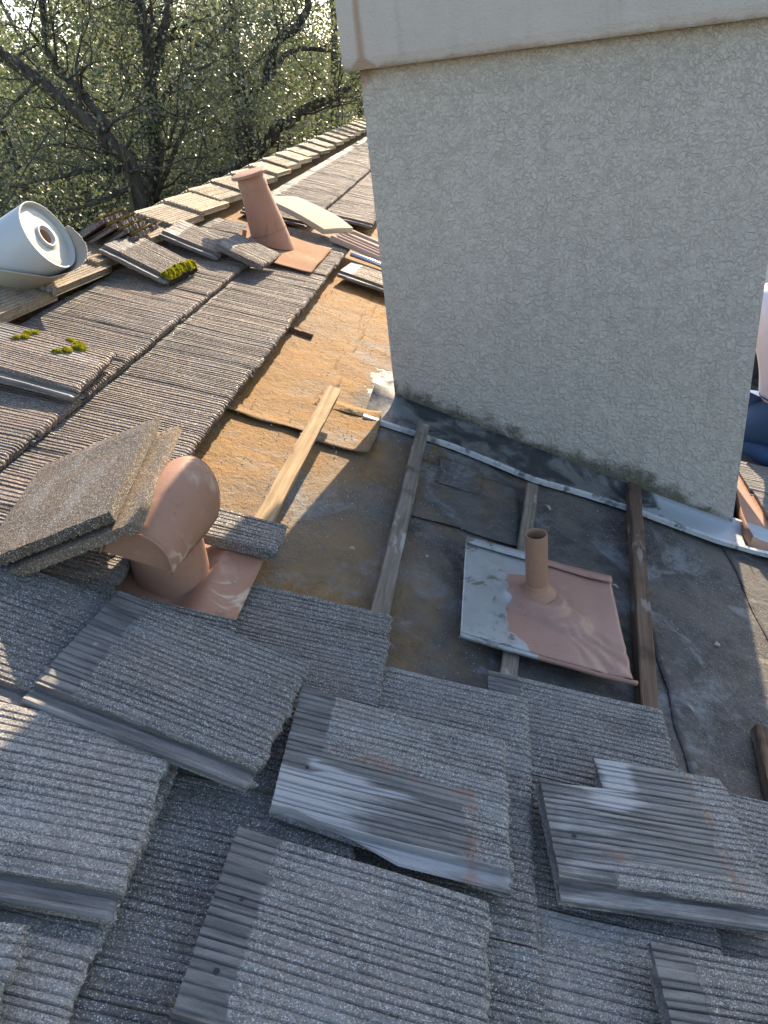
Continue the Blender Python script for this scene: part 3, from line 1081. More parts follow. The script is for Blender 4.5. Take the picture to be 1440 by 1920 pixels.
# ------------------------------------------------------------------ vents
def ring_pts(c, rx, ry, n=32, z=0.0):
    return [Vector((c[0] + rx * math.cos(2 * math.pi * i / n), c[1] + ry * math.sin(2 * math.pi * i / n), z)) for i in range(n)]


def bent_sheet(a0, a1, b0, b1, na=24, nb=24, f=None, hole=None):
    """flat sheet in roof coordinates, f(a, b) gives its height"""
    vs = []; fs = []
    for j in range(nb + 1):
        for i in range(na + 1):
            a = a0 + (a1 - a0) * i / na; b_ = b0 + (b1 - b0) * j / nb
            vs.append((a, b_, f(a, b_) if f else 0.0))
    for j in range(nb):
        for i in range(na):
            fs.append((j * (na + 1) + i, j * (na + 1) + i + 1, (j + 1) * (na + 1) + i + 1, (j + 1) * (na + 1) + i))
    return vs, fs


def hooded_vent():
    root = thing('hooded_vent', ROOF @ rframe(-0.335, 1.25, 0.03), 'squat brown metal roof vent with rounded hood, tiles leaning on top of it', 'roof vent')
    I = Matrix.Translation((0.335, -1.25, -0.03))
    # flashing plate
    vs, fs = bent_sheet(-0.425, -0.165, 1.02, 1.39, 16, 16, lambda a, b_: 0.034 + 0.034 * min(1, max(0, (a + 0.300) / 0.055)) + 0.002 * mnoise.noise(Vector((a * 14, b_ * 14, 3))))
    o = link('flashing_plate', mesh_from('flashing_plate', vs, fs, M_PAINT_CHALK, True), I, root)
    so = o.modifiers.new('thick', 'SOLIDIFY'); so.thickness = 0.0015
    # round body, slightly tapered and upright
    up = (ROOF.inverted().to_3x3() @ Vector((0, 0, 1))).normalized()
    up = (up * 0.75 + Vector((0, 0, 0.25))).normalized()
    m = MB(); rs = []
    for h, r in ((-0.01, 0.088), (0.0, 0.082), (0.06, 0.078), (0.12, 0.074), (0.19, 0.070)):
        c = Vector((-0.335, 1.245, 0.034)) + up * h
        rs.append([c + Vector((r * math.cos(2 * math.pi * i / 40), r * math.sin(2 * math.pi * i / 40), 0)) for i in range(40)])
    m.rings(rs, True, (False, True))
    sharp(m.obj('vent_body', M_PAINT, root, I, True))
    # hood: arches lofted from the far end to the mouth
    def arch(bc, ac, z0, hw, hh, n=22, skirt=0.0, tilt=0.0):
        pts = [Vector((ac - hw, bc, z0 - skirt))]
        for i in range(n + 1):
            th = math.pi * i / n
            pts.append(Vector((ac - hw * math.cos(th), bc + tilt * math.sin(th), z0 + hh * math.sin(th))))
        pts.append(Vector((ac + hw, bc, z0 - skirt)))
        return pts
    secs = [arch(1.318, -0.345, 0.165, 0.066, 0.112, tilt=-0.006), arch(1.305, -0.346, 0.163, 0.070, 0.115), arch(1.25, -0.350, 0.160, 0.0715, 0.109),
            arch(1.19, -0.356, 0.160, 0.071, 0.097), arch(1.12, -0.3625, 0.155, 0.069, 0.070), arch(1.098, -0.364, 0.153, 0.068, 0.066)]
    secs = [[Vector((p.x, p.y, p.z)) for p in s] for s in secs]
    m = MB(); m.rings(secs, False)
    hood = m.obj('vent_hood', M_PAINT_CHALK, root, I, True)
    so = hood.modifiers.new('thick', 'SOLIDIFY'); so.thickness = 0.002; so.offset = -1
    m = MB(); n0 = secs[0]; m.v = list(n0); m.f = [tuple(range(len(n0)))]
    m.obj('back_panel', M_PAINT_TAN, root, I)
    m = MB()
    s2 = [Vector((p.x * 0.97 - 0.364 * 0.03, 1.108, p.z - 0.003)) for p in secs[-1]]
    n = len(m.v); m.v += s2; m.f.append(tuple(n + i for i in reversed(range(len(s2)))))
    m.obj('mouth_panel', M_PAINT_TAN, root, I)
    # rolled rims at both ends
    m = MB(); m.tube([p + Vector((0, 0.001, 0.0008)) for p in secs[0]], [0.0022] * len(secs[0]), 6)
    m.obj('hood_rim', M_PAINT, root, I, True)
    m = MB(); m.tube([p + Vector((0, -0.001, 0.0008)) for p in secs[-1]], [0.0022] * len(secs[-1]), 6)
    m.obj('hood_rim', M_PAINT, root, I, True)
    m = MB(); m.tube([p + Vector((0, 0.012, 0.0012)) for p in secs[-1]], [0.0012] * len(secs[-1]), 6)
    m.obj('hood_bead', M_PAINT, root, I, True)


hooded_vent()


def pipe_jack():
    root = thing('pipe_vent', ROOF @ rframe(0.48, 1.51, 0.03), 'narrow open brown pipe rising from a half bare metal flashing sheet', 'roof vent')
    I = Matrix.Translation((-0.48, -1.51, -0.03))
    a0, a1, b0, b1 = 0.292, 0.688, 1.322, 1.708
    pc = (0.478, 1.525)
    na = nb = 56
    vs = []; fs = []; zinc = []
    for j in range(nb + 1):
        for i in range(na + 1):
            u, v = i / na, j / nb
            a = a0 + (a1 - a0) * u + 0.006 * (1 - v) * (1 if u < 0.5 else -1) * 0
            b_ = b0 + (b1 - b0) * v
            d = math.hypot((a - pc[0]) / 1.0, (b_ - pc[1] + 0.012) / 0.80)
            z = 0.040 + 0.006 * u
            # pressed dome and ring round the pipe
            t_ = min(1, max(0, (0.098 - d) / 0.045)); z += 0.026 * t_ * t_ * (3 - 2 * t_)
            z += 0.003 * math.exp(-((d - 0.064) / 0.004) ** 2)
            # second lobe, lower right
            d2 = math.hypot(a - (pc[0] + 0.055), (b_ - (pc[1] - 0.045)) / 0.8)
            t_ = min(1, max(0, (0.085 - d2) / 0.035)); z = max(z, 0.041 + 0.012 * t_ * t_ * (3 - 2 * t_) + 0.006 * u)
            # buckles fanning to the lower right corner
            if u > 0.55 and v < 0.5:
                th = math.atan2(-(b_ - pc[1]), a - pc[0])
                rr = math.hypot(b_ - pc[1], a - pc[0])
                w = min(1, max(0, (rr - 0.08) / 0.06)) * min(1, max(0, (th - 0.25) / 0.25)) * min(1, max(0, (1.15 - th) / 0.2))
                z += 0.0026 * w * 0.75 * math.sin(th * 34 + 3 * mnoise.noise(Vector((a * 20, b_ * 20, 1))))
            z += 0.0022 * mnoise.noise(Vector((a * 9, b_ * 9, 4)))
            z += 0.004 * max(0, u - 0.86) / 0.14
            vs.append((a, b_, z))
            lim = 0.403 + 0.045 * min(1, max(0, (1.375 - b_) / 0.03)) + 0.085 * min(1, max(0, (b_ - 1.60) / 0.03)) + 0.012 * mnoise.noise(Vector((b_ * 30, 1, 1)))
            zinc.append(min(1, max(0, 0.5 + (lim - a) * 22)))
    for j in range(nb):
        for i in range(na):
            q = j * (na + 1) + i
            fs.append((q, q + 1, q + na + 2, q + na + 1))
    me = mesh_from('flashing_sheet', vs, fs, M_PAINT_ZINC, True, {'zinc': zinc})
    o = link('flashing_sheet', me, I, root)
    so = o.modifiers.new('thick', 'SOLIDIFY'); so.thickness = 0.0012; so.offset = -1
    # folded far edge (laid back over the sheet) and rolled near lip
    def edge(name, b_, prof, uu):
        rs = []; zi = []
        for i in range(41):
            u = uu[0] + (uu[1] - uu[0]) * i / 40
            a = a0 + (a1 - a0) * u
            wob = 1 + 0.25 * mnoise.noise(Vector((a * 10, b_, 0)))
            z0 = 0.040 + 0.006 * u + 0.0022 * mnoise.noise(Vector((a * 9, b_ * 9, 4))) + 0.004 * max(0, u - 0.86) / 0.14
            rs.append([(a, b_ + p[0] * wob, z0 + p[1] * wob) for p in prof])
            zi += [1.0 if u < 0.46 else 0.0] * len(prof)
        m = MB(); m.rings(rs, False)
        me = mesh_from(name, m.v, m.f, M_PAINT_ZINC, True, {'zinc': zi})
        o = link(name, me, I, root)
        so = o.modifiers.new('thick', 'SOLIDIFY'); so.thickness = 0.0012
    edge('folded_edge', b1, [(0.0, 0.0), (0.004, 0.004), (0.002, 0.009), (-0.012, 0.010), (-0.030, 0.008)], (0.0, 1.0))
    edge('rolled_lip', b0, [(0.0, 0.0), (-0.007, 0.0015), (-0.010, -0.004), (-0.008, -0.010), (-0.002, -0.012)], (0.0, 1.03))
    # pipe, plumb
    up = (ROOF.inverted().to_3x3() @ Vector((0, 0, 1))).normalized()
    zax = up; xax = Vector((0, 1, 0)).cross(zax).normalized(); yax = zax.cross(xax)
    P = Matrix(((xax.x, yax.x, zax.x, pc[0]), (xax.y, yax.y, zax.y, pc[1]), (xax.z, yax.z, zax.z, 0.045), (0, 0, 0, 1)))
    m = MB(); m.lathe([(0.0262, 0.0), (0.0262, 0.185), (0.0257, 0.187), (0.0230, 0.187), (0.0223, 0.184), (0.0223, 0.02)], 40, P)
    sharp(m.obj('pipe', M_PAINT_TAN, root, I, True))
    m = MB(); m.lathe([(0.0222, 0.02), (0.0001, 0.02)], 40, P); m.obj('pipe_bore', M_DARK, root, I)  # black disc paints the shade down the pipe
    m = MB(); m.lathe([(0.046, 0.018), (0.036, 0.030), (0.029, 0.037), (0.0280, 0.042), (0.0280, 0.048), (0.0263, 0.049)], 40, P)
    m.obj('pipe_collar', M_PAINT_ZINC if False else M_PAINT, root, I, True)


pipe_jack()


def tapered_vent():
    base = Vector((-0.775, 3.78, 0.065))
    root = thing('tapered_vent', ROOF @ Matrix.Translation(base), 'tall leaning brown tapered roof vent with a round cap near the ridge', 'roof vent')
    I = Matrix.Translation(-base)
    top = Vector((-0.943, 3.745, 0.362))
    ax = (top - base)
    u = ax.cross(Vector((0, 1, 0))).normalized(); w = ax.normalized().cross(u)
    def loop(f, r, n=40, flat=None):
        c = base + ax * f
        return [c + (u * math.cos(2 * math.pi * i / n) + w * math.sin(2 * math.pi * i / n)) * r for i in range(n)]
    m = MB()
    low = []
    for p in loop(0.0, 0.098):
        t_ = (p.z - 0.078)            # trim the skirt on the flashing plane
        q = p - ax * (t_ / ax.z); low.append(q)
    rs = [low] + [loop(f, 0.096 - 0.038 * f) for f in (0.2, 0.4, 0.6, 0.8, 0.86)]
    m.rings(rs, True)
    o = m.obj('vent_cone', M_PAINT, root, I, True)
    m = MB(); m.rings([loop(0.79, 0.060), loop(0.795, 0.068), loop(0.88, 0.067), loop(0.90, 0.063), loop(0.975, 0.064)], True)
    sharp(m.obj('vent_neck', M_PAINT, root, I, True))
    m = MB(); m.rings([loop(0.965, 0.060), loop(0.962, 0.084), loop(0.970, 0.0865), loop(0.992, 0.0865), loop(1.004, 0.083), loop(1.010, 0.07), loop(1.013, 0.04), loop(1.014, 0.001)], True)
    sharp(m.obj('vent_cap', M_PAINT, root, I, True))
    m = MB(); s0 = loop(0.20, 0.0895); s1 = loop(0.215, 0.0893)
    m.rings([s0, s1], True); m.obj('seam_band', M_PAINT_TAN, root, I, True)
    m = MB()
    m.box(-0.905, -0.885, 3.66, 3.663, 0.085, 0.125); m.obj('strap_tab', M_PAINT_TAN, root, I)
    vs, fs = bent_sheet(-0.95, -0.52, 3.47, 4.0, 20, 20, lambda a, b_: 0.078 + 0.010 * mnoise.noise(Vector((a * 5, b_ * 5, 0))) + 0.012 * max(0, (-0.56 - a) * -1 + 0.0) * 6 + 0.01 * max(0, 3.55 - b_) * 4)
    o = link('flashing_plate', mesh_from('flashing_plate', vs, fs, M_PAINT_PALE, True), I, root)
    so = o.modifiers.new('thick', 'SOLIDIFY'); so.thickness = 0.0015


tapered_vent()

# ------------------------------------------------------------------ loose tiles
def moss(parent, spots, name='moss'):
    """spots: (x, y, z, rx, ry, h) cushions in the tile's frame"""
    r = random.Random(5)
    vs = []; fs = []
    for (x, y, z, rx, ry, h) in spots:
        n = int(2600 * rx * ry * 1e3 / 1.0) + 60
        n = min(n, 1800)
        for i in range(n):
            th = r.uniform(0, 6.283); q = math.sqrt(r.random())
            px, py = x + rx * q * math.cos(th), y + ry * q * math.sin(th)
            hh = h * math.sqrt(max(0.0, 1 - q * q)) * (0.75 + 0.5 * mnoise.noise(Vector((px * 70, py * 70, 1)))) 
            pz = z + hh * r.uniform(0.6, 1.0)
            d = Vector((r.gauss(0, 0.5) + 0.5 * q * math.cos(th), r.gauss(0, 0.5) + 0.5 * q * math.sin(th), r.uniform(0.4, 1.0))).normalized()
            l = r.uniform(0.004, 0.009); w_ = r.uniform(0.001, 0.002)
            sx = d.cross(Vector((r.random(), r.random(), r.random()))).normalized() * w_
            P = Vector((px, py, pz)); n0 = len(vs)
            vs += [P - sx, P + sx, P + d * l]; fs.append((n0, n0 + 1, n0 + 2))
        # cushion body
        n0 = len(vs)
        for a in range(7):
            for b_ in range(16):
                f = a / 6; th = b_ / 16 * 6.283
                px, py = x + rx * f * math.cos(th), y + ry * f * math.sin(th)
                vs.append(Vector((px, py, z + h * math.sqrt(max(0, 1 - f * f)) * (0.7 + 0.5 * mnoise.noise(Vector((px * 70, py * 70, 1)))))))
        for a in range(6):
            for b_ in range(16):
                q = n0 + a * 16 + b_; q2 = n0 + a * 16 + (b_ + 1) % 16
                fs.append((q, q2, q2 + 16, q + 16))
    return link(name, mesh_from(name, vs, fs, M_MOSS, False), None, parent)


LOOSE = 'loose roof tiles lying about on the roof'


def loose(M, me, label, group=LOOSE, name='concrete_tile'):
    o = link(name, me, ROOF @ M)
    return tag(o, label, 'roof tile', group)


# the large tile left of centre, half over the course below
loose(rframe(-0.405, 0.775, 0.118, -6.5, 0.6), tile_mesh(501, M_TILE, rough=0.0045), 'loose ribbed tile just below the hooded vent, with a smooth channel along its lower side')
loose(rframe(-0.775, 0.80, 0.098, -4.5, 0.6), tile_mesh(502, M_TILE), 'loose ribbed tile at the left picture edge, just below the upside down tiles')
loose(rframe(-0.515, 0.478, 0.100, 5.0, 0.4), tile_mesh(503, M_TILE, rough=0.004, rib=0.014), 'weathered grey tile low at the left picture edge with a smooth lip underneath')
loose(rframe(-0.545, 0.125, 0.108, 11.0, 0.5), tile_mesh(504, M_TILE, rough=0.006), 'corner of a pale tile cut off by the lower left corner of the picture')
T6 = loose(rframe(-0.038, 0.395, 0.104, -1.0, 0.3), tile_mesh(505, M_TILE, rough=0.0035), 'large ribbed tile at the bottom centre with a dark smooth band on its left')


def w7(x, y):
    s = 1.0 if (x < 0.285 and y < 0.155) else 0.0
    if x < 0.33 and y < 0.155 and x > 0.285: s = 0.45
    w = 0.0
    if y < 0.120 and x < 0.20: w = 0.75 - 0.9 * max(0, x - 0.10) / 0.10 * 0.6
    if abs(y - (0.138 - 0.14 * x)) < 0.008 and 0.03 < x < 0.22: w = 0.7
    if y < 0.035: w = max(w, 0.85 - 1.6 * abs(x - 0.17))
    ru = 0.0
    if 0.275 < x < 0.315 and y < 0.16: ru = 0.6
    if 0.14 < y < 0.175 and 0.05 < x < 0.26: ru = 0.5
    return s, w, ru


def ym7(x):
    if x < 0.11: return 0.036 + 0.004 * math.sin(x * 60)
    if x < 0.165: return 0.036 * (1 - (x - 0.11) / 0.055)
    return 0.0


T7 = loose(rframe(0.004, 0.684, 0.104, 2.0, 0.2), tile_mesh(507, M_TILE, wear=w7, ymin=ym7, rib=0.0115), 'loose tile in the lower middle with a broken corner and a smooth whitish half')


def w8(x, y):
    s = 1.0 if (x < 0.29 and y > 0.075) or x < 0.10 else 0.0
    if x < 0.33 and x >= 0.29 and y > 0.06: s = 0.45
    w = 0.0
    if x < 0.20: w = 0.42
    if 0.12 < x < 0.19 and y > 0.17: w = 0.85
    if x < 0.02: w = 0.2
    ru = 0.0
    if 0.29 < x < 0.325 and y > 0.05: ru = 0.55
    if 0.05 < x < 0.15 and 0.06 < y < 0.10: ru = 0.45
    return s, w, ru


T8 = loose(rframe(0.458, 0.714, 0.100, 7.5, 1.0), tile_mesh(508, M_TILE, wear=w8, xstart=lambda y: 0.118 if y > 0.205 else 0.0, rib=0.0135), 'worn tile at the lower right with a square notch cut from its top corner')
loose(rframe(0.600, 0.500, 0.108, 6.0, 0.6), tile_mesh(509, M_TILE, W=0.175, ymin=lambda x: 0.040 * max(0, 1 - x / 0.06) if x < 0.06 else 0.0), 'narrow cut tile at the bottom right with a broken lip')


def nail_holes(o, spots):
    for x, y in spots:
        m = MB(); m.lathe([(0.0001, 0.0), (0.0034 + 0.0006 * math.sin(x * 90 + y * 50), 0.0)], 9)
        m.obj('nail_hole', M_DARK, o, Matrix.Translation((x, y, 0.0016)))  # flat black disc stands in for the shade inside the hole


nail_holes(T6, ((0.034, 0.085), (0.036, 0.178)))
nail_holes(T7, ((0.040, 0.118),))
nail_holes(T8, ((0.040, 0.105), (0.042, 0.180)))

# tiles left on the upper courses
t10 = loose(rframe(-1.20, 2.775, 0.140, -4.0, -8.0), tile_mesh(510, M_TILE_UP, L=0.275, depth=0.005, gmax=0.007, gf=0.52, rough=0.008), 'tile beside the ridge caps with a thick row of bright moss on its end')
moss(t10, [(0.258 + 0.004 * math.sin(i), 0.035 + 0.024 * i, -0.006, 0.022, 0.019, 0.026 + 0.005 * math.sin(i * 2.1)) for i in range(10)])
m_ = MB()
r_ = random.Random(9)
for i in range(40):
    y_ = 0.03 + i * 0.006
    m_.add([(0.277 + r_.uniform(0, .006), y_, -0.002), (0.285 + r_.uniform(0, .01), y_ + 0.004, -0.012), (0.280, y_ - 0.003, -0.03 - r_.uniform(0, .012)), (0.272, y_ + 0.008, -0.02)], [(0, 1, 2), (0, 3, 1), (1, 3, 2), (0, 2, 3)])
m_.obj('moss_root', plain('dark_humus', (0.03, 0.024, 0.018), 0.95), t10)
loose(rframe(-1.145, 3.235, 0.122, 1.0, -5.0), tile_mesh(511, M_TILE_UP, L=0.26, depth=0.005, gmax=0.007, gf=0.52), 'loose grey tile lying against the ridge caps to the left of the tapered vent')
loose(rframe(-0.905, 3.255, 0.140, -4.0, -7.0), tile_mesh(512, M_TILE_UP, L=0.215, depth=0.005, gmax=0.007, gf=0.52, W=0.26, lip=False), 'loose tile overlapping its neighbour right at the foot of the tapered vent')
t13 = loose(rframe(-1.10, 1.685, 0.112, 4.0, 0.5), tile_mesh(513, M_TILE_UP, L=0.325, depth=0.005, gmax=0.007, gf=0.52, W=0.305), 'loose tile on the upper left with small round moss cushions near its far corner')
moss(t13, [(0.235, 0.262, 0, 0.018, 0.015, 0.012), (0.222, 0.285, 0, 0.012, 0.012, 0.008), (0.215, 0.225, 0, 0.013, 0.012, 0.009), (0.195, 0.205, 0, 0.011, 0.009, 0.007),
           (0.09, 0.245, 0, 0.010, 0.012, 0.005), (0.085, 0.268, 0, 0.010, 0.012, 0.006), (0.10, 0.288, 0, 0.009, 0.010, 0.005), (0.075, 0.225, 0, 0.008, 0.008, 0.004), (0.195, 0.298, 0, 0.010, 0.007, 0.005)])

# two upside-down tiles propped on the hooded vent
def slab_flipped(seed, L=0.385, W=0.285, t=0.023):
    """tile seen from below: x along its length, y across, z up is the back of the tile"""
    r = np.random.default_rng(seed)
    nx, ny = 26, 40
    vs = []; fs = []; sm = []
    for i in range(nx + 1):
        for j in range(ny + 1):
            x = L * i / nx; y = W * j / ny
            rib = 0.5 + 0.5 * math.cos(y / 0.0128 * 6.283)
            z = 0.0 + r.uniform(-0.0003, 0.0003) + 0.0012 * mnoise.noise(Vector((x * 15, y * 15, seed)))
            if x < 0.026: z += -0.006 * (1 - x / 0.026) - 0.0035 * rib * (1 - x / 0.026)
            elif x < 0.034: z -= 0.0028
            if i == 0: x += r.uniform(-0.003, 0.002)
            if i == nx: x += 0.004 * mnoise.noise(Vector((y * 60, seed, 0))) + r.uniform(-0.002, 0.002)
            vs.append((x, y, z)); sm.append(0.0)
    for i in range(nx):
        for j in range(ny):
            a = i * (ny + 1) + j
            fs.append((a, a + ny + 1, a + ny + 2, a + 1))
    n = len(vs)
    for i in range(nx + 1):
        for j in range(ny + 1):
            x = L * i / nx; y = W * j / ny
            rib = 0.5 + 0.5 * math.cos(y / 0.0128 * 6.283)
            if i in (0, nx): x += r.uniform(-0.003, 0.003)
            vs.append((x, y, -t + 0.004 * rib)); sm.append(0.0)
    for i in range(nx):
        for j in range(ny):
            a = n + i * (ny + 1) + j
            fs.append((a, a + 1, a + ny + 2, a + ny + 1))
    for i in range(nx):
        for j in (0, ny):
            a = i * (ny + 1) + j
            f = (a, a + n, a + n + ny + 1, a + ny + 1)
            fs.append(f if j else tuple(reversed(f)))
    for j in range(ny):
        for i in (0, nx):
            a = i * (ny + 1) + j
            f = (a, a + 1, a + n + 1, a + n)
            fs.append(f if i else tuple(reversed(f)))
    z = [0.0] * len(vs)
    return mesh_from('flipped_tile', vs, fs, M_TILE_BROWN, False, {'smooth': sm, 'white': z, 'rust': z})


def corner_frame(p, xdir, ydir):
    x = Vector(xdir).normalized(); y = Vector(ydir); y = (y - x * y.dot(x)).normalized(); z = x.cross(y)
    return Matrix(((x.x, y.x, z.x, p[0]), (x.y, y.y, z.y, p[1]), (x.z, y.z, z.z, p[2]), (0, 0, 0, 1)))


wd = (0.234, 0.0, 0.18); ld = (0.065, -0.383, 0.0)
wdv = Vector(wd).normalized()
TR = Vector((-0.449, 1.412, 0.287)) - wdv * 0.030
F0 = corner_frame(TR - wdv * 0.285, ld, wd)
loose(F0, slab_flipped(601), 'upper of two upside down brown tiles propped on the hooded vent')
F1 = corner_frame(TR - wdv * 0.285 + wdv * 0.032 + Vector((0.004, -0.004, 0)) + F0.col[2].to_3d() * -0.029, ld, wd)
loose(F1, slab_flipped(602), 'lower of two upside down brown tiles propped on the hooded vent')

# beyond the vent
def folded_board():
    L, W = 0.43, 0.30
    M = rframe(-0.985, 4.27, 0.165, -27, -2.0)
    m = MB(); rs = []
    for i in range(15):
        u = i / 14; x = u * L
        zz = 0.006 * math.sin(u * math.pi) - 0.05 * max(0, u - 0.62) ** 1.6
        e = 0.004 * mnoise.noise(Vector((u * 3, 1, 1)))
        tp = 0.018 * max(0, u - 0.7) / 0.3
        rs.append([(x, e + tp, zz - 0.028), (x, e + tp, zz), (x, W * 0.5, zz + 0.003), (x, W - tp, zz), (x, W - tp, zz - 0.028), (x, W * 0.5, zz - 0.026)])
    m.rings(rs, True, (True, True))
    o = m.obj('curved_board', M_BOARD, None, ROOF @ M)
    bevel(o, 0.003)
    tag(o, 'smooth off white slab with a drooping end lying behind the tapered vent', 'board')


folded_board()


def ribbed_slab():
    """tile lying on its face: bars along its back"""
    L, W = 0.40, 0.29
    m = MB()
    m.box(0, L, 0, W, -0.016, 0.0)
    for y0, y1 in ((0.0, 0.016), (0.055, 0.075), (0.105, 0.122), (0.165, 0.185), (0.262, 0.29)):
        rs = []
        for i in range(9):
            x = L * i / 8 * 0.97 + 0.004
            h = 0.014 - 0.006 * (i / 8)
            rs.append([(x, y0, -0.001), (x, y0 + 0.003, h), (x, y1 - 0.003, h), (x, y1, -0.001)])
        m.rings(rs, True, (True, True))
    m.box(L - 0.02, L + 0.002, 0.003, W - 0.003, -0.03, 0.004)
    m.box(-0.002, 0.018, 0.004, W - 0.004, -0.005, 0.010)
    o = m.obj('concrete_tile', M_PINKSLAB, None, ROOF @ rframe(-0.555, 4.10, 0.105, -14, -1.5))
    bevel(o, 0.002)
    tag(o, 'pale pinkish tile lying face down beside the chimney, bars on its back', 'roof tile', LOOSE)


ribbed_slab()
loose(rframe(-0.425, 3.685, 0.062, -6.0, 0.5), tile_mesh(514, M_TILE_BROWN, L=0.36), 'tan ribbed tile at the far end of the bare felt beside the chimney')
m = MB(); m.tube([Vector((-0.42, 3.99, 0.085)), Vector((-0.30, 3.985, 0.082)), Vector((-0.05, 3.93, 0.075))], [0.012, 0.012, 0.012], 10)
tag(m.obj('metal_strip', M_ZINC, None, ROOF, True), 'thin shiny metal rod lying between two tiles beside the chimney', 'metal rod')

# stack of old mossy tiles on the far slope
FAR = Vector((-math.cos(2 * SL), 0, -math.sin(2 * SL)))       # down the other slope, in roof coordinates
FARN = Vector((-math.sin(2 * SL), 0, math.cos(2 * SL)))
rg = Vector((RIDGE_A, 0, 0))
stack_me = [tile_mesh(700 + i, M_MOSSY, rough=0.010) for i in range(4)]
stack_lab = ['topmost tile of the mossy stack on the far side of the ridge', 'second tile from the top of the mossy stack beyond the ridge', 'third tile from the top of the mossy stack beyond the ridge', 'bottom tile of the mossy stack beyond the ridge, mostly hidden']
for i in range(4):
    xd = (-FAR + FARN * (0.05 - 0.04 * i)).normalized()
    nose_near = Vector((-1.263, 2.868, 0.2)) + FARN * (-0.034 * i) - FAR * 0.016 * i + Vector((0, 0.035 * i, 0))
    P = nose_near - xd * TL
    M = corner_frame(P, xd, (0, 1, 0.0))
    # tile with its ribs outwards
    o = loose(M, stack_me[i], stack_lab[i], 'old mossy tiles stacked beyond the ridge')
    moss(o, [(0.366 + 0.004 * math.sin(j * 3), 0.03 + 0.03 * j, -0.002, 0.012, 0.014, 0.005) for j in range(8)]).data.materials[0] = plain('dry_moss', (0.22, 0.16, 0.03), 0.95, 0, 0.4, 30)


# membrane roll at the left
def membrane_roll():
    c = Vector((-1.193, 2.376, 0.262))
    ax = FAR                                   # body runs down the far slope
    M = ROOF @ Matrix.Translation(c)
    root = thing('membrane_roll', M, 'roll of pale grey sheet membrane resting on the ridge at the left edge', 'roll')
    y = Vector((0, 1, 0)); z = y.cross(ax).normalized()
    if z.z < 0: z = -z
    def P(r, th, x): return ax * x + (y * math.cos(th) + z * math.sin(th)) * r
    R0 = 0.110
    n = 56
    m = MB()
    m.rings([[P(R0, 2 * math.pi * i / n, x) for i in range(n)] for x in (0.0, 0.004, 0.30, 0.62)], True)
    m.obj('roll_body', M_ROLL, root, None, True)
    # wound end: layers as fine steps
    prof = [(R0, 0.0), (R0 - 0.004, -0.001), (R0 - 0.0045, 0.016), (0.098, 0.018), (0.085, 0.012), (0.07, 0.015), (0.05, 0.010), (0.038, 0.013), (0.0375, 0.004), (0.031, 0.003), (0.030, 0.012), (0.024, 0.012)]
    m = MB(); m.rings([[P(r, 2 * math.pi * i / n, x) for i in range(n)] for r, x in prof], True)
    m.obj('roll_end', M_ROLL_END, root, None, True)
    m = MB(); m.rings([[P(r, 2 * math.pi * i / n, x) for i in range(n)] for r, x in ((0.024, 0.012), (0.024, 0.2), (0.001, 0.2))], True)
    m.obj('cardboard_core', M_CARD, root, None, True)
    # loose outer turn that sags below the roll towards the viewer
    m = MB(); rs = []
    for i in range(49):
        f = i / 48
        r = R0 + 0.008 + 0.014 * (1 - f) ** 2
        e = 0.006 * mnoise.noise(Vector((i * 0.35, 0, 0)))
        rs.append([P(r, math.radians(t0 + (362 - t0) * f), x) for x, t0 in ((-0.012 + e - 0.030 * math.sin(f * math.pi), 262), (0.04, 236), (0.09, 205), (0.16, 180), (0.26, 160), (0.62, 145))])
    m.rings(rs, False)
    o = m.obj('loose_wrap', M_ROLL_BACK, root, None, True)
    so = o.modifiers.new('thick', 'SOLIDIFY'); so.thickness = 0.002


membrane_roll()

# ------------------------------------------------------------------ roofers behind the chimney
def skin_mesh(name, verts, edges, radii, mat, parent, root=0, sub=2):
    me = bpy.data.meshes.new(name)
    me.from_pydata([tuple(v) for v in verts], edges, [])
    me.materials.append(mat)
    o = link(name, me, None, parent)
    sk = o.modifiers.new('skin', 'SKIN'); sk.use_smooth_shade = True
    for i, r in enumerate(radii):
        sv = me.skin_vertices[0].data[i]
        sv.radius = (r, r) if not isinstance(r, tuple) else r
        sv.use_root = (i == root)
    ss = o.modifiers.new('sub', 'SUBSURF'); ss.levels = sub; ss.render_levels = sub
    return o


M_SKIN = plain('skin', (0.36, 0.20, 0.13), 0.55, 0, 0.08, 10)
M_HAIR = plain('black_hair', (0.015, 0.013, 0.013), 0.5)


